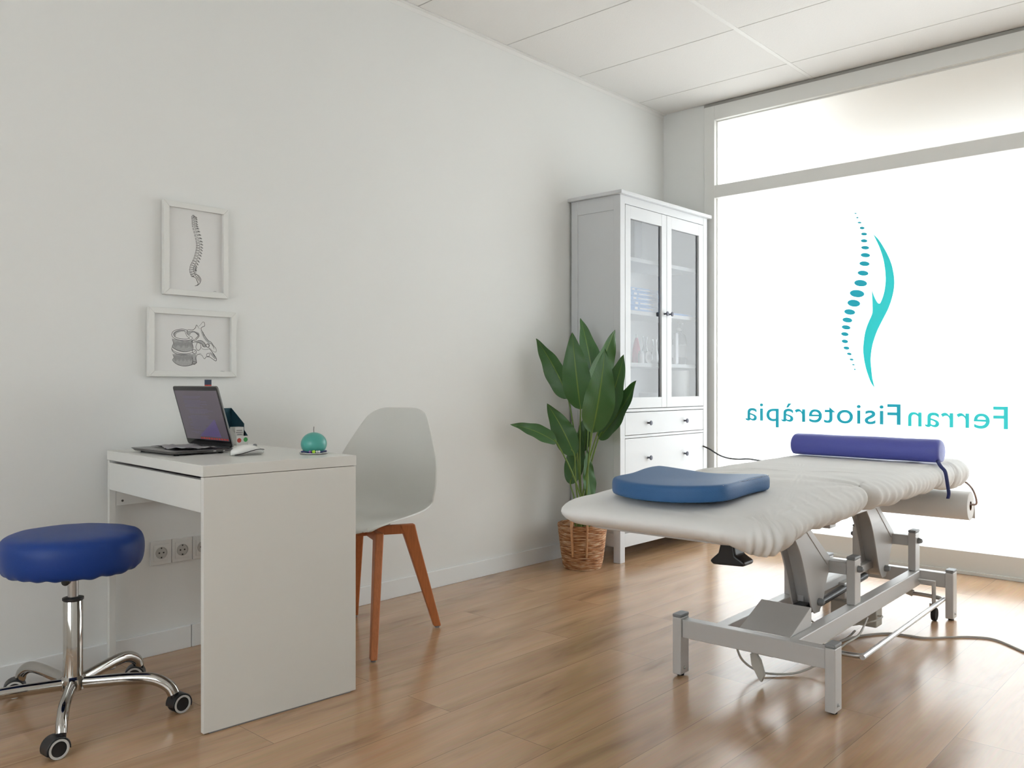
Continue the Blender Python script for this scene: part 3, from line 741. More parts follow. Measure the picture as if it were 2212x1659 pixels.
# ------------------------------------------------------------------ shell chair
def chair():
    r = root('shell_chair', (.385, 2.045, 0), R(-161.6), 'white moulded shell chair with reddish wooden legs behind the desk', 'chair')
    prof = catmull([(0, .235, .432), (0, .215, .456), (0, .12, .458), (0, .0, .450), (0, -.10, .446), (0, -.165, .458), (0, -.205, .500), (0, -.228, .570), (0, -.245, .660), (0, -.262, .750), (0, -.277, .830), (0, -.288, .878)], 5)
    ws = catmull([(.175, .0, 0), (.20, .006, 0), (.220, .018, 0), (.232, .034, 0), (.238, .052, 0), (.240, .070, 0), (.242, .080, 0), (.244, .080, 0), (.228, .066, 0), (.190, .046, 0), (.150, .026, 0), (.125, .012, 0)], 5)
    b = B(); rows = []; nu = 36; N = len(prof)
    for i, p in enumerate(prof):
        d = (prof[min(i+1, N-1)]-prof[max(i-1, 0)]).normalized()
        nrm = Vector((0, d.z, -d.y))           # up over the seat, forward on the back
        if nrm.z < 0 and nrm.y < 0: nrm = -nrm
        w_, a = ws[i].x, ws[i].y; row = []
        for j in range(nu+1):
            u = -1+2*j/nu
            # round the top and front corners
            s = i/(N-1); cut = 0
            if s > .86: cut = ((s-.86)/.14)**2*(abs(u)**5)*.028
            if s < .10: cut = ((.10-s)/.10)**2*(abs(u)**3)*.035
            q = Vector((u*w_, p.y, p.z))+nrm*a*abs(u)**2.4-d*(cut if s > .5 else -cut)
            row.append(b.verts.new(q+Vector((.012, -.009, 0))))
        rows.append(row)
    for A_, B_ in zip(rows, rows[1:]):
        for j in range(nu): b.faces.new((A_[j], A_[j+1], B_[j+1], B_[j]))
    s = obj('seat_shell', b, M_shell, r, smooth=True, local=True, ang=180)
    m_ = s.modifiers.new('solid', 'SOLIDIFY'); m_.thickness = .006; m_.offset = 0; m_.use_rim = True
    s.modifiers.new('bev', 'BEVEL').width = .002
    for sx in (-1, 1):
        for sy in (-1, 1):
            f = Vector((sx*.197, sy*.232, .006)); t = Vector((-.128 if sx < 0 else .092, .092 if sy > 0 else -.112, .428))
            dd = Vector((sx, sy, 0)).normalized(); tt = Vector((-dd.y, dd.x, 0)); b = B()
            sec = []
            for p, wa, wb in ((f, .015, .0125), (f+(t-f)*.85, .026, .0150), (t, .030, .0150)):
                sec.append([b.verts.new(p+dd*(x*wa)+tt*(y*wb)) for x, y in ((-1, -1), (1, -1), (1, 1), (-1, 1))])
            for A_, B_ in zip(sec, sec[1:]):
                for k in range(4): b.faces.new((A_[k], A_[(k+1) % 4], B_[(k+1) % 4], B_[k]))
            b.faces.new(sec[0][::-1]); b.faces.new(sec[-1])
            lg = obj('leg', b, M_wood, r, local=True, bevel=.005, seg=3)
            g = B(); cyl(g, f-Vector((0, 0, .006)), f+Vector((0, 0, .002)), .009, n=16); g.transform(MW[r.name])
            obj('glide', g, M_cap, lg)
    for sx in (-1, 1):
        a, c = Vector((-.124 if sx > 0 else .088, -.108, .408)), Vector((.088 if sx > 0 else -.124, .088, .408)); d = (c-a).normalized(); nn = Vector((-d.y, d.x, 0))*.0115
        b = B(); vs = [b.verts.new(p+q+Vector((0, 0, z))) for p in (a, c) for q in (-nn, nn) for z in (-.016, .0195)]
        for f in ((0,1,3,2),(4,6,7,5),(0,4,5,1),(2,3,7,6),(0,2,6,4),(1,5,7,3)): b.faces.new([vs[q] for q in f])
        obj('cross_rail', b, M_wood, r, local=True, bevel=.003)
    obj('seat_mount', bx(-.075, .075, -.075, .075, .4285, .441), M_black, r, local=True)
chair()

# ------------------------------------------------------------------ potted plant
def plant():
    cx, cy = .245, 3.615
    r = root('basket', (cx, cy, 0), 0, 'woven brown straw basket on the floor between wall and cabinet', 'basket')
    prof = []; n = 30
    for i in range(n*4+1):
        t = i/(n*4); rad = .098+.034*(t**.75)-.004*max(0, t-.9)*10*.2
        prof.append((rad+.0022*math.sin(t*n*2*math.pi), .235*t))
    prof = [(0, .001), (.09, .0)]+prof+[(.124, .235), (.120, .20), (.12, .19)]
    b = lathe(B(), prof, (cx, cy, 0), 72, cap=False)
    for v in b.verts:
        a = math.atan2(v.co.y-cy, v.co.x-cx); k = 1+.012*noise.noise(Vector((math.cos(a)*2, math.sin(a)*2, v.co.z*9)))
        v.co.x = cx+(v.co.x-cx)*k; v.co.y = cy+(v.co.y-cy)*k
    obj('woven_body', b, M_bask, r, smooth=True, ang=80)
    cam_a = math.atan2(0-cy, 3.015-cx)
    for da in (0, math.pi):
        a0 = cam_a+da; pts = []
        for s, zz, ro in ((-.17, .075, .0), (-.17, .15, .0), (-.17, .225, .002), (-.155, .265, .0), (-.09, .295, -.004), (0, .302, -.006), (.09, .295, -.004), (.155, .265, .0), (.17, .225, .002), (.17, .15, .0), (.17, .075, .0)):
            rad = .098+.034*min(1, zz/.235)**.75+.006+ro; a = a0-.12+s*1.75
            pts.append((cx+rad*math.cos(a), cy+rad*math.sin(a), zz))
        obj('handle', tube(B(), pts, .006, n=10, k=6, flat=(.0115, .0045)), M_strapb, r, smooth=True, label='flat jute strap handle')
    p = root('potted_plant', (cx, cy, .17), 0, 'tall green broad-leaved plant standing in the woven basket', 'plant')
    obj('soil', lathe(B(), [(.117, .165), (.117, .183), (0, .186)], (cx, cy, 0), 36), M_soil, p, smooth=True)
    LV = [((.298,3.53,.843),(.266,3.5,1.247),.080),((.294,3.66,.926),(.182,3.68,1.336),.060),((.194,3.56,.897),(.067,3.42,1.209),.060),((.239,3.68,.826),(.426,3.66,1.262),.072),
          ((.395,3.5,.727),(.506,3.46,1.154),.085),((.38,3.58,.747),(.551,3.56,1.126),.070),((.318,3.66,.687),(.586,3.62,.995),.060),((.266,3.52,.6),(.125,3.45,.873),.066),
          ((.228,3.42,.671),(.055,3.26,.779),.042),((.207,3.68,.611),(.192,3.7,.80),.045),((.175,3.6,.437),(.231,3.62,.728),.056),((.314,3.6,.365),(.272,3.62,.626),.036)]
    camv = Vector((3.015, 0, .977))
    rnd = random.Random(11)
    for k, (bs, tp, hw) in enumerate(LV):
        bs, tp = Vector(bs), Vector(tp); d = tp-bs; L_ = d.length; t = d.normalized()
        # each blade faces roughly outwards from the clump
        to = (Vector((cx+1.4, cy-1.75, .9))-bs).normalized(); s = t.cross(to).normalized(); nn = s.cross(t).normalized()
        if nn.dot(to) < 0: nn = -nn
        tw = R([8, -30, 35, -38, -14, 30, 48, 18, -20, 40, 10, -25][k]); s2 = s*math.cos(tw)+nn*math.sin(tw); n2 = nn*math.cos(tw)-s*math.sin(tw)
        hwk = hw/max(.62, math.cos(tw)); b = B(); uvl = b.loops.layers.uv.new('UVMap'); rows = []; NY, NX = 34, 12
        bend = [-.02, -.015, .03, .02, -.03, .02, .02, .045, -.03, .01, .02, .01][k]
        for i in range(NY+1):
            v = i/NY; wv = (math.sin(math.pi*v**.72))**.80*(1-.18*v) if 0 < v < 1 else 0
            wv = max(wv, .004)
            c = bs+d*v+n2*(-bend*4*v*(1-v)+ .03*(-v*v if k in (8, 2, 7) else 0))
            row = []
            for j in range(NX+1):
                u = -1+2*j/NX
                q = c+s2*(u*hwk*wv)+n2*(.24*abs(u)*hwk*wv+.004*math.sin(v*19+k+u*3)*abs(u)**2)
                q.x = max(q.x, .008)
                row.append((b.verts.new(q), (j/NX, v)))
            rows.append(row)
        for A_, B_ in zip(rows, rows[1:]):
            for j in range(NX):
                q = (A_[j], A_[j+1], B_[j+1], B_[j]); f = b.faces.new([z[0] for z in q])
                for lp, z in zip(f.loops, q): lp[uvl].uv = z[1]
        obj('leaf', b, M_leaf, p, smooth=True, ang=180)
        g = Vector((cx+rnd.uniform(-.035, .04), cy+rnd.uniform(-.03, .03), .183))
        mid = g.lerp(bs, .55)+Vector((-.012*(1 if bs.x > cx else -1), 0, .03))
        obj('stem', tube(B(), [g, mid, bs, bs+d*.12], .0042, n=8, k=8, radii=lambda f: 1.25-.6*f), M_stem, p, smooth=True)
plant()

# ------------------------------------------------------------------ glass-door cabinet
def cabinet():
    x0, xf = .014, .352; y0, y1 = 3.812, 4.752; Ht = 2.03
    r = root('display_cabinet', ((x0+xf)/2, (y0+y1)/2, 0), 0, 'tall white wooden cabinet with two glass doors and drawers in the corner', 'cabinet')
    lw = .05
    # posts that run down into the feet
    for (xa, xb) in ((x0, x0+.045), (xf-.045, xf)):
        for (ya, yb) in ((y0, y0+.045), (y1-.045, y1)): obj('corner_post', bx(xa, xb, ya, yb, 0, Ht-.02), M_cab, r, bevel=.002)
    obj('top_board', bx(x0-.012, xf+.022, y0-.02, y1+.02, Ht-.02, Ht), M_cab, r, bevel=.003)
    for ya, yb in ((y0+.007, y0+.02), (y1-.02, y1-.007)):
        obj('side_panel', bx(x0+.045, xf-.045, ya, yb, .155, Ht-.02), M_cab, r)
    for ya, yb in ((y0+.001, y0+.007), (y1-.007, y1-.001)):
        for za, zb in ((Ht-.10, Ht-.0205), (.085, .16)): obj('side_rail', bx(x0+.045, xf-.045, ya, yb, za, zb), M_cab, r, bevel=.001)
    obj('rear_panel', bx(x0+.003, x0+.009, y0+.02, y1-.02, .155, Ht-.02), M_cab, r)
    obj('front_rail', bx(xf-.022, xf-.001, y0+.0455, y1-.0455, .083, .158), M_cab, r, bevel=.001)
    obj('front_rail', bx(xf-.022, xf-.001, y0+.0455, y1-.0455, 1.964, 2.0095), M_cab, r, bevel=.001)
    obj('front_rail', bx(xf-.022, xf-.001, y0+.0455, y1-.0455, .823, .838), M_cab, r, bevel=.001)
    obj('front_rail', bx(xf-.022, xf-.001, y0+.0455, y1-.0455, .678, .692), M_cab, r, bevel=.001)
    obj('bottom_board', bx(x0+.01, xf-.023, y0+.02, y1-.02, .82, .84), M_cab, r)
    obj('bottom_board', bx(x0+.01, xf-.023, y0+.02, y1-.02, .155, .165), M_cab, r)
    for z in (1.695, 1.395, 1.098):
        obj('shelf', bx(x0+.01, xf-.06, y0+.021, y1-.021, z-.022, z), M_cab, r, bevel=.001)
    def knob(parent, y, z, xx=xf):
        b = lathe(B(), [(.0065, 0), (.0048, .004), (.0048, .014), (.010, .017), (.0135, .0205), (.0130, .024), (.007, .0265), (0, .027)], (xx, y, z), 24, axis=(1, 0, 0))
        obj('knob', b, M_knob, parent, smooth=True)
    ya, yb = y0+.048, y1-.048; ym = (ya+yb)/2
    for (a, e, kn) in ((ya, ym-.0015, -1), (ym+.0015, yb, 1)):
        z0, z1 = .842, 1.961; st = .052; b = B()
        box(b, xf-.020, xf, a, a+st, z0, z1); box(b, xf-.020, xf, e-st, e, z0, z1)
        box(b, xf-.020, xf-.0005, a+st, e-st, z0, z0+.060); box(b, xf-.020, xf-.0005, a+st, e-st, z1-.070, z1)
        d = obj('door', b, M_cab, r, bevel=.0012)
        gb = B(); vs = [gb.verts.new((xf-.012, yy, zz)) for yy, zz in ((a+st, z0+.06), (e-st, z0+.06), (e-st, z1-.07), (a+st, z1-.07))]; gb.faces.new(vs)
        obj('glass_pane', gb, GLASS, d)
        knob(d, e-.024 if kn < 0 else a+.024, 1.385)
    for z0, z1, kz in ((.695, .819, .757), (.424, .675, .560), (.162, .420, .300)):
        d = obj('drawer', bx(xf-.018, xf-.001, ya, yb, z0, z1), M_cab, r, bevel=.0012)
        knob(d, ya+.225, kz, xf-.001); knob(d, yb-.225, kz, xf-.001)
    # contents
    z1_, z2_, z3_, z4_ = 1.6955, 1.3955, 1.0985, .8405
    o = obj('ring_binder', bx(.05, .25, 4.10, 4.18, z1_, z1_+.262), M_grey, bevel=.003); tag(o, 'grey upright binder on the top shelf of the glass cabinet', 'binder')
    hs = [.031, .028, .026, .026, .022]; z = z2_
    cols = ['thick pale blue folder at the top of the pile behind the left glass door', 'blue folder, second from the top of the pile in the cabinet', 'blue folder in the middle of the pile in the cabinet', 'blue folder, second from the bottom of the pile in the cabinet', 'blue folder at the bottom of the pile in the cabinet']
    for k in range(5):
        f = root('folder', (.17, 4.15, z), 0, cols[4-k], 'folder', 'blue folders piled behind the left glass door')
        dy = [0, .01, -.005, .006, -.01][k]
        obj('cover', bx(.06+.004*k, .285-.003*k, 3.98+dy, 4.325+dy*.8, z, z+hs[k]), M_book, f, bevel=.003)
        b = B(); box(b, .2852-.003*k, .2856-.003*k, 4.10+dy, 4.24+dy, z+hs[k]*.35, z+hs[k]*.6); box(b, .2852-.003*k, .2856-.003*k, 4.05+dy, 4.08+dy, z+hs[k]*.25, z+hs[k]*.7)
        obj('spine_mark', b, M_label, f); z += hs[k]+.0005
    o = obj('blue_document', bx(.08, .28, 4.44, 4.70, z2_, z2_+.012), M_book, bevel=.002); tag(o, 'thin blue booklet lying behind the right glass door', 'booklet')
    f = root('pink_bottle', (.20, 4.195, z3_), 0, 'pointed pink bottle with white cap behind the left glass door', 'bottle')
    obj('body', lathe(B(), [(.026, 0), (.028, .01), (.026, .06), (.016, .12), (.008, .15)], (.20, 4.195, z3_), 28), M_pink, f, smooth=True)
    obj('cap', lathe(B(), [(.008, .15), (.006, .168), (.003, .175), (0, .176)], (.20, 4.195, z3_), 20), M_label, f, smooth=True)
    o = obj('tape_roll', lathe(B(), [(.016, 0), (.035, 0), (.035, .022), (.016, .022), (.016, 0)], (.25, 4.215, z3_+.0352), 32, axis=(1, 0, 0), cap=False), M_label, smooth=True); tag(o, 'small white tape roll beside the pink bottle in the cabinet', 'tape roll')
    o = obj('white_jar', lathe(B(), [(.018, 0), (.018, .055), (.014, .06), (.014, .07), (0, .07)], (.262, 4.150, z3_), 24), M_label, smooth=True); tag(o, 'tiny white jar in front of the pink bottle in the cabinet', 'jar')
    for k, (y, h, lb) in enumerate(((4.335, .165, 'tall clear glass vase, left of the pair behind the left glass door'), (4.41, .15, 'shorter clear glass vase, right of the pair behind the left glass door'))):
        o = obj('glass_vase', lathe(B(), [(.022, .0), (.030, .02), (.028, .06), (.014, h*.65), (.018, h)], (.17+.02*k, y, z3_), 28, cap=False), M_ice, smooth=True); tag(o, lb, 'vase', 'clear vases behind the left glass door')
    f = root('pump_bottle', (.20, 4.675, z3_), 0, 'dark pump bottle with a pale label behind the right glass door', 'bottle')
    obj('body', lathe(B(), [(.040, 0), (.043, .01), (.043, .155), (.034, .185), (.014, .205), (.013, .215)], (.20, 4.675, z3_), 36), M_amber, f, smooth=True)
    obj('label', lathe(B(), [(.0436, .045), (.0436, .125)], (.20, 4.675, z3_), 36, cap=False), M_label, f, smooth=True)
    b = lathe(B(), [(.015, .213), (.015, .232), (.006, .236), (.006, .262)], (.20, 4.675, z3_), 20); tube(b, [(.20, 4.675, z3_+.262), (.225, 4.655, z3_+.264), (.245, 4.640, z3_+.254)], .005, n=8)
    obj('pump', b, M_label, f, smooth=True)
    o = obj('cream_tube', bx(.255, .28, 4.505, 4.535, z3_, z3_+.19), M_label, bevel=.006); tag(o, 'slim white upright tube beside the dark pump bottle', 'tube')
    f = root('paper_roll', (.21, 4.65, z4_), 0, 'thick white paper roll standing on the lowest cabinet shelf', 'paper roll')
    obj('paper', lathe(B(), [(.022, .001), (.066, .0), (.067, .003), (.067, .217), (.065, .22), (.022, .22)], (.21, 4.65, z4_), 48, cap=False), M_paper, f, smooth=True)
    obj('core', lathe(B(), [(.021, .0), (.021, .22)], (.21, 4.65, z4_), 28, cap=False), M_core, f, smooth=True)
    o = obj('small_white_box', bx(.18, .26, 4.25, 4.335, z4_, z4_+.085), M_label, bevel=.002); tag(o, 'small white box on the bottom shelf behind the left glass door', 'box')
    o = obj('blue_case', bx(.15, .28, 4.02, 4.14, z4_, z4_+.042), M_book, bevel=.006); tag(o, 'flat blue case on the bottom shelf behind the left glass door', 'case')
    o = tube(B(), [(.27, 4.147, z4_+.040), (.27, 4.155, z4_+.050), (.27, 4.18, z4_+.030), (.27, 4.20, z4_+.006)], .005, n=8)
    o = obj('black_cable_end', o, M_bcord, smooth=True); tag(o, 'short black cable piece beside the flat blue case in the cabinet', 'cable')
def thin_glass(name, tint=(.93, .95, .97), extra=0):
    m = bpy.data.materials.new(name); m.use_nodes = True
    nt = m.node_tree; N = nt.nodes; L = nt.links; N.remove(N['Principled BSDF']); out = N['Material Output']
    n = N.new('ShaderNodeTexNoise'); n.inputs['Scale'].default_value = 2
    mr = N.new('ShaderNodeMapRange'); mr.inputs[3].default_value = .0; mr.inputs[4].default_value = .03; L.new(n.outputs['Fac'], mr.inputs[0])
    t = N.new('ShaderNodeBsdfTransparent'); t.inputs[0].default_value = tint+(1,)
    g = N.new('ShaderNodeBsdfGlossy'); L.new(mr.outputs[0], g.inputs['Roughness'])
    f = N.new('ShaderNodeFresnel'); f.inputs[0].default_value = 1.5
    ad = N.new('ShaderNodeMath'); ad.operation = 'MULTIPLY_ADD'; ad.inputs[1].default_value = 2.4; ad.inputs[2].default_value = extra; L.new(f.outputs[0], ad.inputs[0])
    mx = N.new('ShaderNodeMixShader'); L.new(ad.outputs[0], mx.inputs[0]); L.new(t.outputs[0], mx.inputs[1]); L.new(g.outputs[0], mx.inputs[2]); L.new(mx.outputs[0], out.inputs[0])
    return m
GLASS = thin_glass('cabinet_glass'); M_ice = thin_glass('vase_glass', (.85, .88, .9), .1)
cabinet()
o = obj('black_cable', tube(B(), [(.353, 4.7, .592), (.385, 4.72, .575), (.437, 4.7, .555), (.50, 4.66, .541), (.583, 4.6, .536), (.669, 4.55, .539), (.797, 4.45, .553), (1.05, 4.2, .560), (1.32, 3.95, .545)], .0048, n=10), M_bcord, smooth=True)
tag(o, 'thin black cable hanging from the cabinet side toward the treatment table', 'cable')

# ------------------------------------------------------------------ treatment table
TX, TY, TA = 1.757, 3.165, R(1.3)
def table():
    r = root('treatment_table', (TX, TY, 0), TA, 'white sheeted physiotherapy table on a silver lifting frame', 'treatment table')
    k = dict(local=True)
    # local: x across, y along (towards the window)
    # --- base frame
    for sx, sy in ((-1, -1), (1, -1), (-1, 1), (1, 1)):
        xa = sx*.2555; ya = sy*.662
        lg = obj('leg', bx(xa-.0155, xa+.0155, ya-.028, ya+.028, .008, .198), M_table, r, bevel=.003, **k)
        MWr = MW[r.name]
        b = bx(xa-.016, xa+.016, ya-.0285, ya+.0285, .1985, .209); b.transform(MWr); obj('end_cap', b, M_cap, lg, bevel=.003, label='grey plastic end cap')
        b = B(); lathe(b, [(.011, 0), (.012, .009)], (xa, ya, 0), 16); b.transform(MWr); obj('foot', b, M_rubber, lg)
        b = B(); cyl(b, (xa+.0155, ya-.004, .028), (xa+.0175, ya-.004, .028), .006, n=12); cyl(b, (xa+.0175, ya-.004, .028), (xa+.021, ya-.004, .028), .003, n=10); b.transform(MWr); obj('bolt', b, M_steel, lg)
    for sy in (-1, 1):
        obj('cross_beam', bx(-.2395, .2395, sy*.662-.020, sy*.662+.020, .132, .192), M_table, r, bevel=.003, **k)
    for xa in (-.116, .120):
        obj('side_rail', bx(xa-.021, xa+.021, -.6415, .6415, .130, .190), M_table, r, bevel=.003, **k)
    # --- posts and pivot tubes
    for yp in (-.088, .640):
        for xa in (-.113, .117):
            po = obj('post', bx(xa-.015, xa+.015, yp-.030, yp+.030, .1905, .350), M_table, r, bevel=.002, **k)
            b = bx(xa-.0155, xa+.0155, yp-.0305, yp+.0305, .3505, .361); b.transform(MW[r.name]); obj('end_cap', b, M_cap, po, bevel=.003, label='grey plastic end cap')
            s = 1 if xa > 0 else -1
            b = lathe(B(), [(.0125, 0), (.0120, .008), (.008, .017), (0, .020)], (xa+s*.015, yp+.004, .315), 20, axis=(s, 0, 0)); b.transform(MW[r.name]); obj('bolt_cap', b, M_cap, po, smooth=True, label='grey domed bolt cap')
        obj('pivot_tube', bx(-.0975, .1015, yp-.022, yp+.022, .293, .337), M_table, r, bevel=.003, **k)
        # lifting arm: two curved cheeks and a web between them
        cur = [(-.165, .545), (-.155, .50), (-.110, .430), (-.070, .35), (-.040, .28), (-.018, .215), (.012, .182)]
        front = [(p.x, p.y) for p in catmull([(a, c, 0) for a, c in cur], 6)]
        D = yp+.088
        base = [(-.540, .575), (-.432, .472), (-.372, .408), (-.325, .322), (-.287, .235), (-.262, .190), (-.238, .170)]
        fr = [(p.x+D, p.y) for p in catmull([(a, c, 0) for a, c in base], 6)]
        back = [(-.195+D, .168), (-.160+D, .205), (-.125+D, .273), (-.085+D, .325), (-.090+D, .345), (-.250+D, .452), (-.425+D, .575)]
        am = root_part = B(); prism(am, fr+back, 0, .030, .036); ar = obj('lifting_arm', am, M_table, r, bevel=.0015, **k)
        b = prism(B(), fr+back, 0, -.036, -.030); b.transform(MW[r.name]); obj('arm_cheek', b, M_table, ar, bevel=.0015)
        web = []
        for q in catmull([(a+D+.055, c, 0) for a, c in base], 6): web.append((q.x-.012, q.y))
        wb2 = [(a+.006, c) for a, c in web[::-1]]
        b = prism(B(), web+wb2, 0, -.030, .030); b.transform(MW[r.name]); obj('arm_web', b, M_table, ar)
        b = B(); box(b, -.030, .030, -.46+D, -.44+D, .545, .5655); b.transform(MW[r.name]); obj('arm_plate', b, M_table, ar)
        # weld rib on the cheek
        b = tube(B(), [(.0363, -.42+D, .545), (.0363, -.125+D, .325)], .0022, n=6, smooth=False); b.transform(MW[r.name]); obj('cheek_rib', b, M_table, ar, smooth=True)
        b = lathe(B(), [(.0135, 0), (.0135, .010), (.009, .020), (0, .023)], (.036, -.205+D, .205), 20, axis=(1, 0, 0)); b.transform(MW[r.name]); obj('bolt_cap', b, M_cap, ar, smooth=True, label='grey domed bolt cap')
    obj('link_bar', bx(-.028, -.004, -.24, .50, .205, .235), M_table, r, bevel=.002, **k)
    obj('actuator', cyl(bx(-.022, .022, -.33, -.235, .165, .205), (.012, -.235, .18), (.012, .35, .20), .014, n=20), M_black, r, bevel=.002, **k)
    obj('actuator_motor', bx(-.07, .02, .10, .26, .15, .215), M_table, r, bevel=.006, **k)
    # sloping cover plate between the rails at the near end
    poly = [(-.640, .1905), (-.475, .252), (-.470, .250), (-.470, .1905)]
    obj('cover_plate', prism(B(), poly, 0, -.055, .115), M_table, r, bevel=.002, **k)
    # --- pedal bar and castor at the right side
    pts = [(.125, .600, .100), (.17, .600, .100), (.222, .597, .098), (.240, .578, .096), (.243, .52, .094), (.243, -.30, .092), (.241, -.345, .092), (.222, -.365, .092), (.16, -.368, .092), (.10, -.368, .105)]
    obj('pedal_bar', tube(B(), pts, .0085, n=14, k=6), M_steel, r, smooth=True, **k)
    b = cyl(B(), (.09, .600, .11), (.125, .600, .10), .014, n=18); obj('pedal_pivot', b, M_ctrl, r, smooth=True, **k)
    cst = obj('castor', bx(.195, .221, .575, .605, .06, .075), M_steel, r, **k)
    b = cyl(B(), (.208, .59, .075), (.208, .59, .16), .008, n=16); box(b, .15, .215, .582, .598, .158, .166); b.transform(MW[r.name]); obj('castor_stem', b, M_table, cst, smooth=True)
    b = lathe(B(), [(0, 0), (.025, 0), (.027, .003), (.027, .015), (.025, .018), (0, .018)], (.199, .60, .0275), 28, axis=(1, 0, 0), cap=False); b.transform(MW[r.name]); obj('wheel', b, M_rubber, cst, smooth=True)
    # --- control box under the rail
    cb = obj('control_box', bx(-.06, .115, .165, .235, .045, .128), M_ctrl, r, bevel=.004, **k)
    b = lathe(B(), [(.007, 0), (.007, .0006)], (.095, .165, .105), 16, axis=(0, -1, 0)); b.transform(MW[r.name]); obj('status_dot', b, M_dot, cb, label='blue dot')
    obj('box_lead', tube(B(), [(.115, .18, .09), (.135, .17, .092), (.12, .10, .085), (.05, .02, .075), (.0, -.12, .10), (-.01, -.2, .15)], .0035, n=8), M_ctrl, r, smooth=True, **k)
    # --- hand control lead and tag drooping under the near beam
    obj('drooping_lead', tube(B(), [(-.09, -.60, .135), (-.09, -.55, .06), (-.055, -.50, .015), (0.0, -.46, .006), (.05, -.40, .010), (.10, -.33, .04), (.13, -.22, .075), (.14, -.1, .085), (.12, .05, .11)], .0038, n=8), M_ctrl, r, smooth=True, **k)
    b = B(); prism(b, [(-.045, .095), (-.028, .104), (-.010, .080), (.004, .035), (-.006, .010), (-.018, .022), (-.04, .060)], 1, -.585, -.570)
    obj('safety_key', b, M_ctrl, r, bevel=.002, **k)
    # spring chain and ring
    obj('key_ring', tube(B(), [(-.03+.011*math.cos(t), -.60, .118+.011*math.sin(t)) for t in [i*math.pi/5 for i in range(10)]], .0025, n=8, k=3, closed=True), M_steel, r, smooth=True, **k)
    obj('tie_clip', bx(-.015, .055, -.63, -.60, .114, .130), M_ctrl, r, bevel=.002, **k)
    # --- top frame below the mattress
    tf = B(); y0, y1 = -1.205, .58
    prism(tf, rrect(-.285, .255, y0, y1, .09), 2, .566, .592)
    obj('top_board', tf, M_cap if False else M_table, r, bevel=.002, **k)
    for xa in (-.20, .16): obj('under_rail', bx(xa, xa+.04, -1.0, .5, .545, .5655), M_table, r, bevel=.002, **k)
    b = B()
    prism(b, [(.085, .538), (.125, .538), (.130, .508), (.158, .492), (.154, .481), (.062, .476), (.052, .486), (.078, .510)], 1, -1.045, -.985)
    box(b, .095, .112, -1.02, -1.0, .52, .5655)
    obj('release_handle', b, M_black, r, bevel=.006, seg=3, **k)
    obj('adjust_bracket', bx(.21, .26, -.70, -.65, .552, .5655), M_table, r, bevel=.003, **k)
    return r
TR = table()

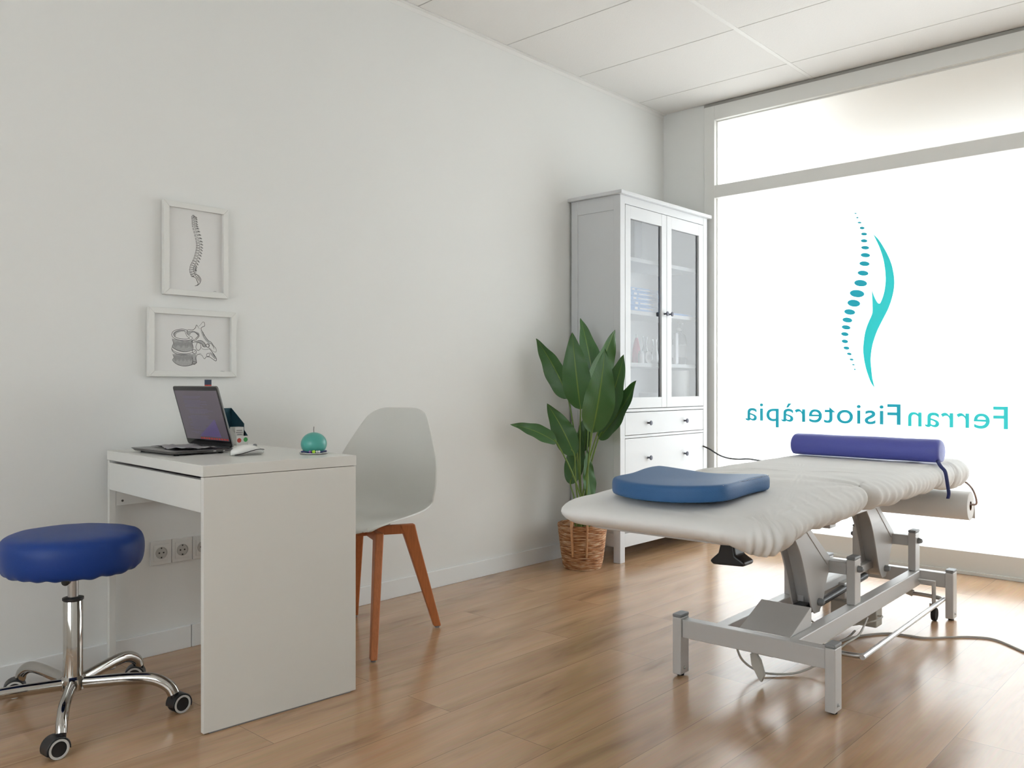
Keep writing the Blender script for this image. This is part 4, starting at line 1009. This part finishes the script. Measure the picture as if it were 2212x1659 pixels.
# the padded top wrapped in a fitted sheet
def sheet():
    y0, y1, hw, rad = -1.262, .700, .330, .13
    pts = []
    def arc(cxx, cyy, rr, a0, a1, n):
        for i in range(n):
            t = R(a0+(a1-a0)*i/n); pts.append((cxx+rr*math.cos(t), cyy+rr*math.sin(t)))
    def line(a, c, n):
        for i in range(n): pts.append((a[0]+(c[0]-a[0])*i/n, a[1]+(c[1]-a[1])*i/n))
    rb = .11; rl = .095
    line((hw, y0+rad), (hw, y1-rb), 300); arc(hw-rb, y1-rb, rb, 0, 90, 34)
    line((hw-rb, y1), (-hw+rb, y1), 60); arc(-hw+rb, y1-rb, rb, 90, 180, 34)
    line((-hw, y1-rb), (-hw, y0+rl), 170); arc(-hw+rl, y0+rl, rl, 180, 270, 40)
    line((-hw+rl, y0), (hw-rad, y0), 100); arc(hw-rad, y0+rad, rad, 270, 360, 60)
    n = len(pts); PY = -.535; pinch = [(hw, PY), (-hw, PY)]; CX, CY = hw-.03, y0+.05
    def ztop(y):
        z = .674
        if y < -.50: t = min(1, (-.50-y)/.75); z -= .027*t**1.3
        return z
    def wr(x, y):
        h = 0
        for (px, py) in pinch:
            dx, dy = x-px, y-py; d = math.hypot(dx, dy); th = math.atan2(dy, dx)
            q = math.sin(th*9+1.0+2*noise.noise(Vector((x*4, y*4, 2)))); q = (q if q > 0 else q*.5)
            h += .0065*math.exp(-d/.17)*q*min(1, d/.03)
            h -= .016*math.exp(-(dy/.03)**2)*math.exp(-abs(dx)/.10)
        # long raised wrinkles lying across the middle of the top
        for (xa, ya, xb, yb, a) in ((-.20, -.62, .12, -.42, .006), (-.12, -.70, .16, -.56, .0045), (-.24, -.40, .05, -.30, .004), (.0, -.30, .26, -.22, .0035), (-.26, -.1, -.02, -.06, .003)):
            L2 = (xb-xa)**2+(yb-ya)**2; t = ((x-xa)*(xb-xa)+(y-ya)*(yb-ya))/L2
            if 0 < t < 1:
                px, py = xa+t*(xb-xa), ya+t*(yb-ya)+.012*math.sin(t*5)
                d = math.hypot(x-px, y-py); h += a*math.exp(-(d/.013)**2)*math.sin(math.pi*t)
        h += .0020*noise.noise(Vector((x*5, y*12, 3)))
        # fan of creases from the near right corner
        dx, dy = x-CX, y-CY; d = math.hypot(dx, dy); th = math.atan2(dy, dx)
        q = math.sin(th*23+9*noise.noise(Vector((x*7, y*7, 7))))
        h += .0026*math.exp(-d/.16)*q*min(1, d/.05)
        # diagonal drag lines along the right shoulder
        h += .0020*math.exp(-(hw-x)/.10)*max(0, math.sin((y*1.0+x*.9)*75+4*noise.noise(Vector((x*5, y*3, 9)))))**2*min(1, max(0, (y-y0-.08)/.1))*(1 if y < PY-.03 else .35)
        dx, dy = x-hw+.05, y-.42; d = math.hypot(dx, dy); th = math.atan2(dy, dx)
        h += .005*math.exp(-d/.13)*math.sin(th*8+1)*min(1, d/.04)
        return h
    b = B(); rings = []
    yc = (y0+y1)/2; ins = .046
    K = [.06+.05*i for i in range(16)]+[.85, .875, .90, .92, .94, .955, .97, .983, .993, 1.0]
    for k_ in K:
        ring = []
        for (px, py) in pts:
            x2 = px*k_*(1-ins/hw); y2 = yc+(py-yc)*k_*(1-ins/(y1-y0)*2)
            # keep the shoulder at an even distance from the rim at the two ends
            ed = max(0, (k_-.84)/.16)
            fr = math.exp(-((y2-y0)/.11)) if py < y0+.3 else 0
            ring.append(b.verts.new((x2, y2, ztop(y2)-.004*ed**2.5-.006*fr+wr(x2, y2))))
        rings.append(ring)
    prof = ((-.036, .985), (-.026, .95), (-.016, .895), (-.007, .82), (.000, .72), (.005, .60), (.006, .48), (.004, .35), (-.001, .22), (-.009, .10), (-.020, -.01), (-.036, -.03), (-.062, -.01))
    for out_, zf in prof:
        ring = []
        for i, (px, py) in enumerate(pts):
            a = pts[i-1]; c = pts[(i+1) % n]; t = Vector((c[0]-a[0], c[1]-a[1], 0)).normalized(); no = Vector((t.y, -t.x, 0))
            zt = ztop(py)-.003-.006*(math.exp(-((py-y0)/.11)) if py < y0+.3 else 0); zb = .587
            right = 1 if px > hw-.10 else 0
            near = max(0, min(1, (y0+.30-py)/.3))
            dc = math.hypot(px-hw+.02, py-y0-.05)
            zb -= .030*math.exp(-(dc/.085)**2)+.008*near
            if py > .25: zb -= .020*min(1, (py-.25)/.15)
            zb += .012*math.exp(-((py-PY)/.05)**2)*right
            arc_ = i/n*5.2
            rip = .5*noise.noise(Vector((arc_*9, zf*1.0, 1)))+.7*noise.noise(Vector((arc_*26, zf*1.6, 4)))
            amp = (1-zf)**.8*(.0095 if right else (.0022 if near > .5 and px < .15 else .006))
            # pleats hanging at the near right corner
            pl = math.sin(arc_*120+9*noise.noise(Vector((arc_*9, 0, 2))))*.007*math.exp(-(dc/.11)**2)*(1-zf)
            dp = min(math.hypot(px-q[0], py-q[1]) for q in pinch)
            pin = .050*math.exp(-(dp/.032)**2)*(.4+.6*(1-zf))+.022*math.exp(-dp/.10)*(1-zf)
            fold = .0045*math.exp(-dp/.15)*math.sin((py-PY)*80*(1+.5*zf)+2.2*(1-zf))*(.4+.6*(1-abs(zf-.4)))
            d2 = abs(py-.42) if right else 9; pin += .024*math.exp(-(d2/.030)**2)*(1-zf)
            hem = .007*noise.noise(Vector((arc_*9, 3, 3)))*(1-zf)*(1 if right or dc < .2 else .3)
            o_ = out_+.010*near*math.sin(math.pi*max(0, min(1, zf)))+rip*amp-pin+fold+pl
            ring.append(b.verts.new((px+no.x*o_, py+no.y*o_, zb+(zt-zb)*zf+hem+wr(px*.94, yc+(py-yc)*.99)*zf)))
        rings.append(ring)
    for A_, B_ in zip(rings, rings[1:]):
        for i in range(n): b.faces.new((A_[i], A_[(i+1) % n], B_[(i+1) % n], B_[i]))
    b.faces.new(rings[0])
    obj('sheeted_mattress', b, M_sheet, TR, smooth=True, ang=180, local=True, label='white cotton sheet stretched over the padded top')
sheet()

def loc2w(x, y, z): return MW[TR.name] @ Vector((x, y, z))
# paper roll under the far end
def couch_roll():
    c0 = loc2w(-.24, .68, .476); c1 = loc2w(.325, .68, .476); ax = (c1-c0).normalized()
    r = root('couch_roll', ((c0.x+c1.x)/2, (c0.y+c1.y)/2, .418), TA, 'thick white paper roll hanging under the far end of the treatment table', 'paper roll')
    L_ = (c1-c0).length
    obj('paper', lathe(B(), [(.019, 0), (.058, 0), (.0592, .002), (.0592, L_-.002), (.058, L_), (.019, L_)], c0, 64, axis=ax, cap=False), M_paper, r, smooth=True, ang=50)
    obj('core', lathe(B(), [(.0185, .0), (.0185, L_)], c0, 32, axis=ax, cap=False), M_core, r, smooth=True)
    # loose sheet end hanging at the back
    b = B(); g = []
    u = Vector((-ax.y, ax.x, 0))
    for i in range(7):
        z = .478+.0-.010*i; off = .0598+.0015*i
        g.append([b.verts.new(c0+ax*(L_*s+.002)+u*off+Vector((0, 0, z-.478))) for s in (0.0, .5, 1.0)])
    for A_, B_ in zip(g, g[1:]):
        for j in range(2): b.faces.new((A_[j], A_[j+1], B_[j+1], B_[j]))
    obj('loose_end', b, M_paper, r, smooth=True, solid=.0003)
    a = loc2w(.29, .63, .585); e = c1+Vector((-.02, 0, 0))
    h = tube(B(), [a, a+Vector((.030, .01, -.012)), a+Vector((.052, .022, -.045)), c1+Vector((.022, 0, .015)), c1+Vector((.006, 0, .006)), c1+Vector((-.03, 0, .008)), c1+Vector((-.2, 0, .008))], .0042, n=10)
    o = obj('roll_holder', h, mat('copper_grey_wire', (.42, .34, .32), .35, .7), TR, smooth=True)
couch_roll()

# face cushion
def cushion():
    r = root('face_cushion', tuple(loc2w(-.05, -1.0, .664)), TA, 'flat slate blue cushion lying on the near end of the treatment table', 'cushion')
    pts = [(1.512,2.395),(1.60,2.385),(1.70,2.365),(1.79,2.375),(1.862,2.395),(1.885,2.37),(1.888,2.25),(1.905,2.12),(1.898,2.062),(1.86,2.02),(1.79,1.992),(1.70,1.988),(1.63,2.005),(1.575,2.035),(1.548,2.075),(1.535,2.18),(1.503,2.30),(1.495,2.37)]
    pts = [(x+.025, y-.042) for x, y in pts]
    P = catmull([(x, y, 0) for x, y in pts], 6, True); n = len(P); b = B(); rings = []
    cxx, cyy = 1.725, 2.148
    def zt(x, y): return .7055+.006*((x-1.725)/.2)**2-.006*math.exp(-((x-1.725)/.09)**2-((y-2.178)/.12)**2)+(y-1.96)*.010
    for k_, dz in ((.03, 0), (.3, 0), (.6, 0), (.85, 0), (.94, 0), (.965, -.0015), (.985, -.005), (.997, -.011), (1.0, -.018), (1.0, -.028), (.998, -.038), (.985, -.044), (.93, -.045)):
        rings.append([b.verts.new((cxx+(p.x-cxx)*k_, cyy+(p.y-cyy)*k_, zt(cxx+(p.x-cxx)*k_, cyy+(p.y-cyy)*k_)+dz)) for p in P])
    for A_, B_ in zip(rings, rings[1:]):
        for i in range(n): b.faces.new((A_[i], A_[(i+1) % n], B_[(i+1) % n], B_[i]))
    b.faces.new(rings[0][::-1]); b.faces.new(rings[-1])
    body = obj('pad', b, M_pil, r, smooth=True, ang=180)
    b = B()
    for k_ in range(30):
        t = k_/29; x = 1.928-.016*t; y = 2.033+t*.30
        cyl(b, (x-.006, y, zt(x, y)-.0035), (x-.006, y+.005, zt(x, y)-.0035), .0009, n=6)
    obj('stitching', b, mat('pale_thread', (.45, .5, .6), .7), r, label='pale stitched seam')
cushion()
# knee bolster
def bolster():
    a, c = Vector((1.470, 3.505, .7195)), Vector((2.062, 3.470, .7195)); d = (c-a).normalized(); L_ = (c-a).length
    r = root('knee_bolster', ((a.x+c.x)/2, (a.y+c.y)/2, .6735), 0, 'long violet-blue roll cushion across the far end of the treatment table', 'roll cushion')
    R0 = .048
    prof = [(0, -.002), (.030, -.001), (.040, .001), (.0455, .006), (R0, .014)]+[(R0+.0006*math.sin(i), .014+(L_-.028)*i/14) for i in range(1, 14)]+[(R0, L_-.014), (.0455, L_-.006), (.040, L_-.001), (.030, L_+.001), (0, L_+.002)]
    b = lathe(B(), prof, a, 56, axis=d, cap=False)
    for v in b.verts:
        if v.co.z < .683: v.co.z = .683-(.683-v.co.z)*.35
        v.co.z -= .0    
    obj('body', b, M_roll, r, smooth=True, ang=180)
    e = c
    pts = [(2.055, 3.445, .690), (2.066, 3.415, .683), (2.078, 3.40, .671), (2.092, 3.398, .655), (2.097, 3.40, .63), (2.100, 3.405, .60), (2.102, 3.41, .572), (2.098, 3.413, .553)]
    obj('strap', tube(B(), pts, .005, n=10, k=6, flat=(.0075, .0025)), M_strap, r, smooth=True, label='dark blue strap end')
bolster()
# mains lead running over the floor
o = obj('power_cord', tube(B(), [(1.80, 3.30, .03), (1.79, 3.25, .012), (1.775, 3.16, .004), (1.80, 3.316, .004), (1.871, 3.438, .004), (1.94, 3.462, .004), (2.003, 3.477, .004), (2.07, 3.55, .004), (2.131, 3.609, .004), (2.206, 3.629, .004), (2.32, 3.536, .004), (2.50, 3.38, .004), (2.9, 3.3, .004), (3.5, 3.5, .004), (4.1, 3.45, .004), (4.27, 3.45, .02), (4.284, 3.45, .12), (4.284, 3.45, .25)], .0038, n=8), M_cord, smooth=True)
tag(o, 'grey mains lead snaking over the floor from the treatment table', 'cable')
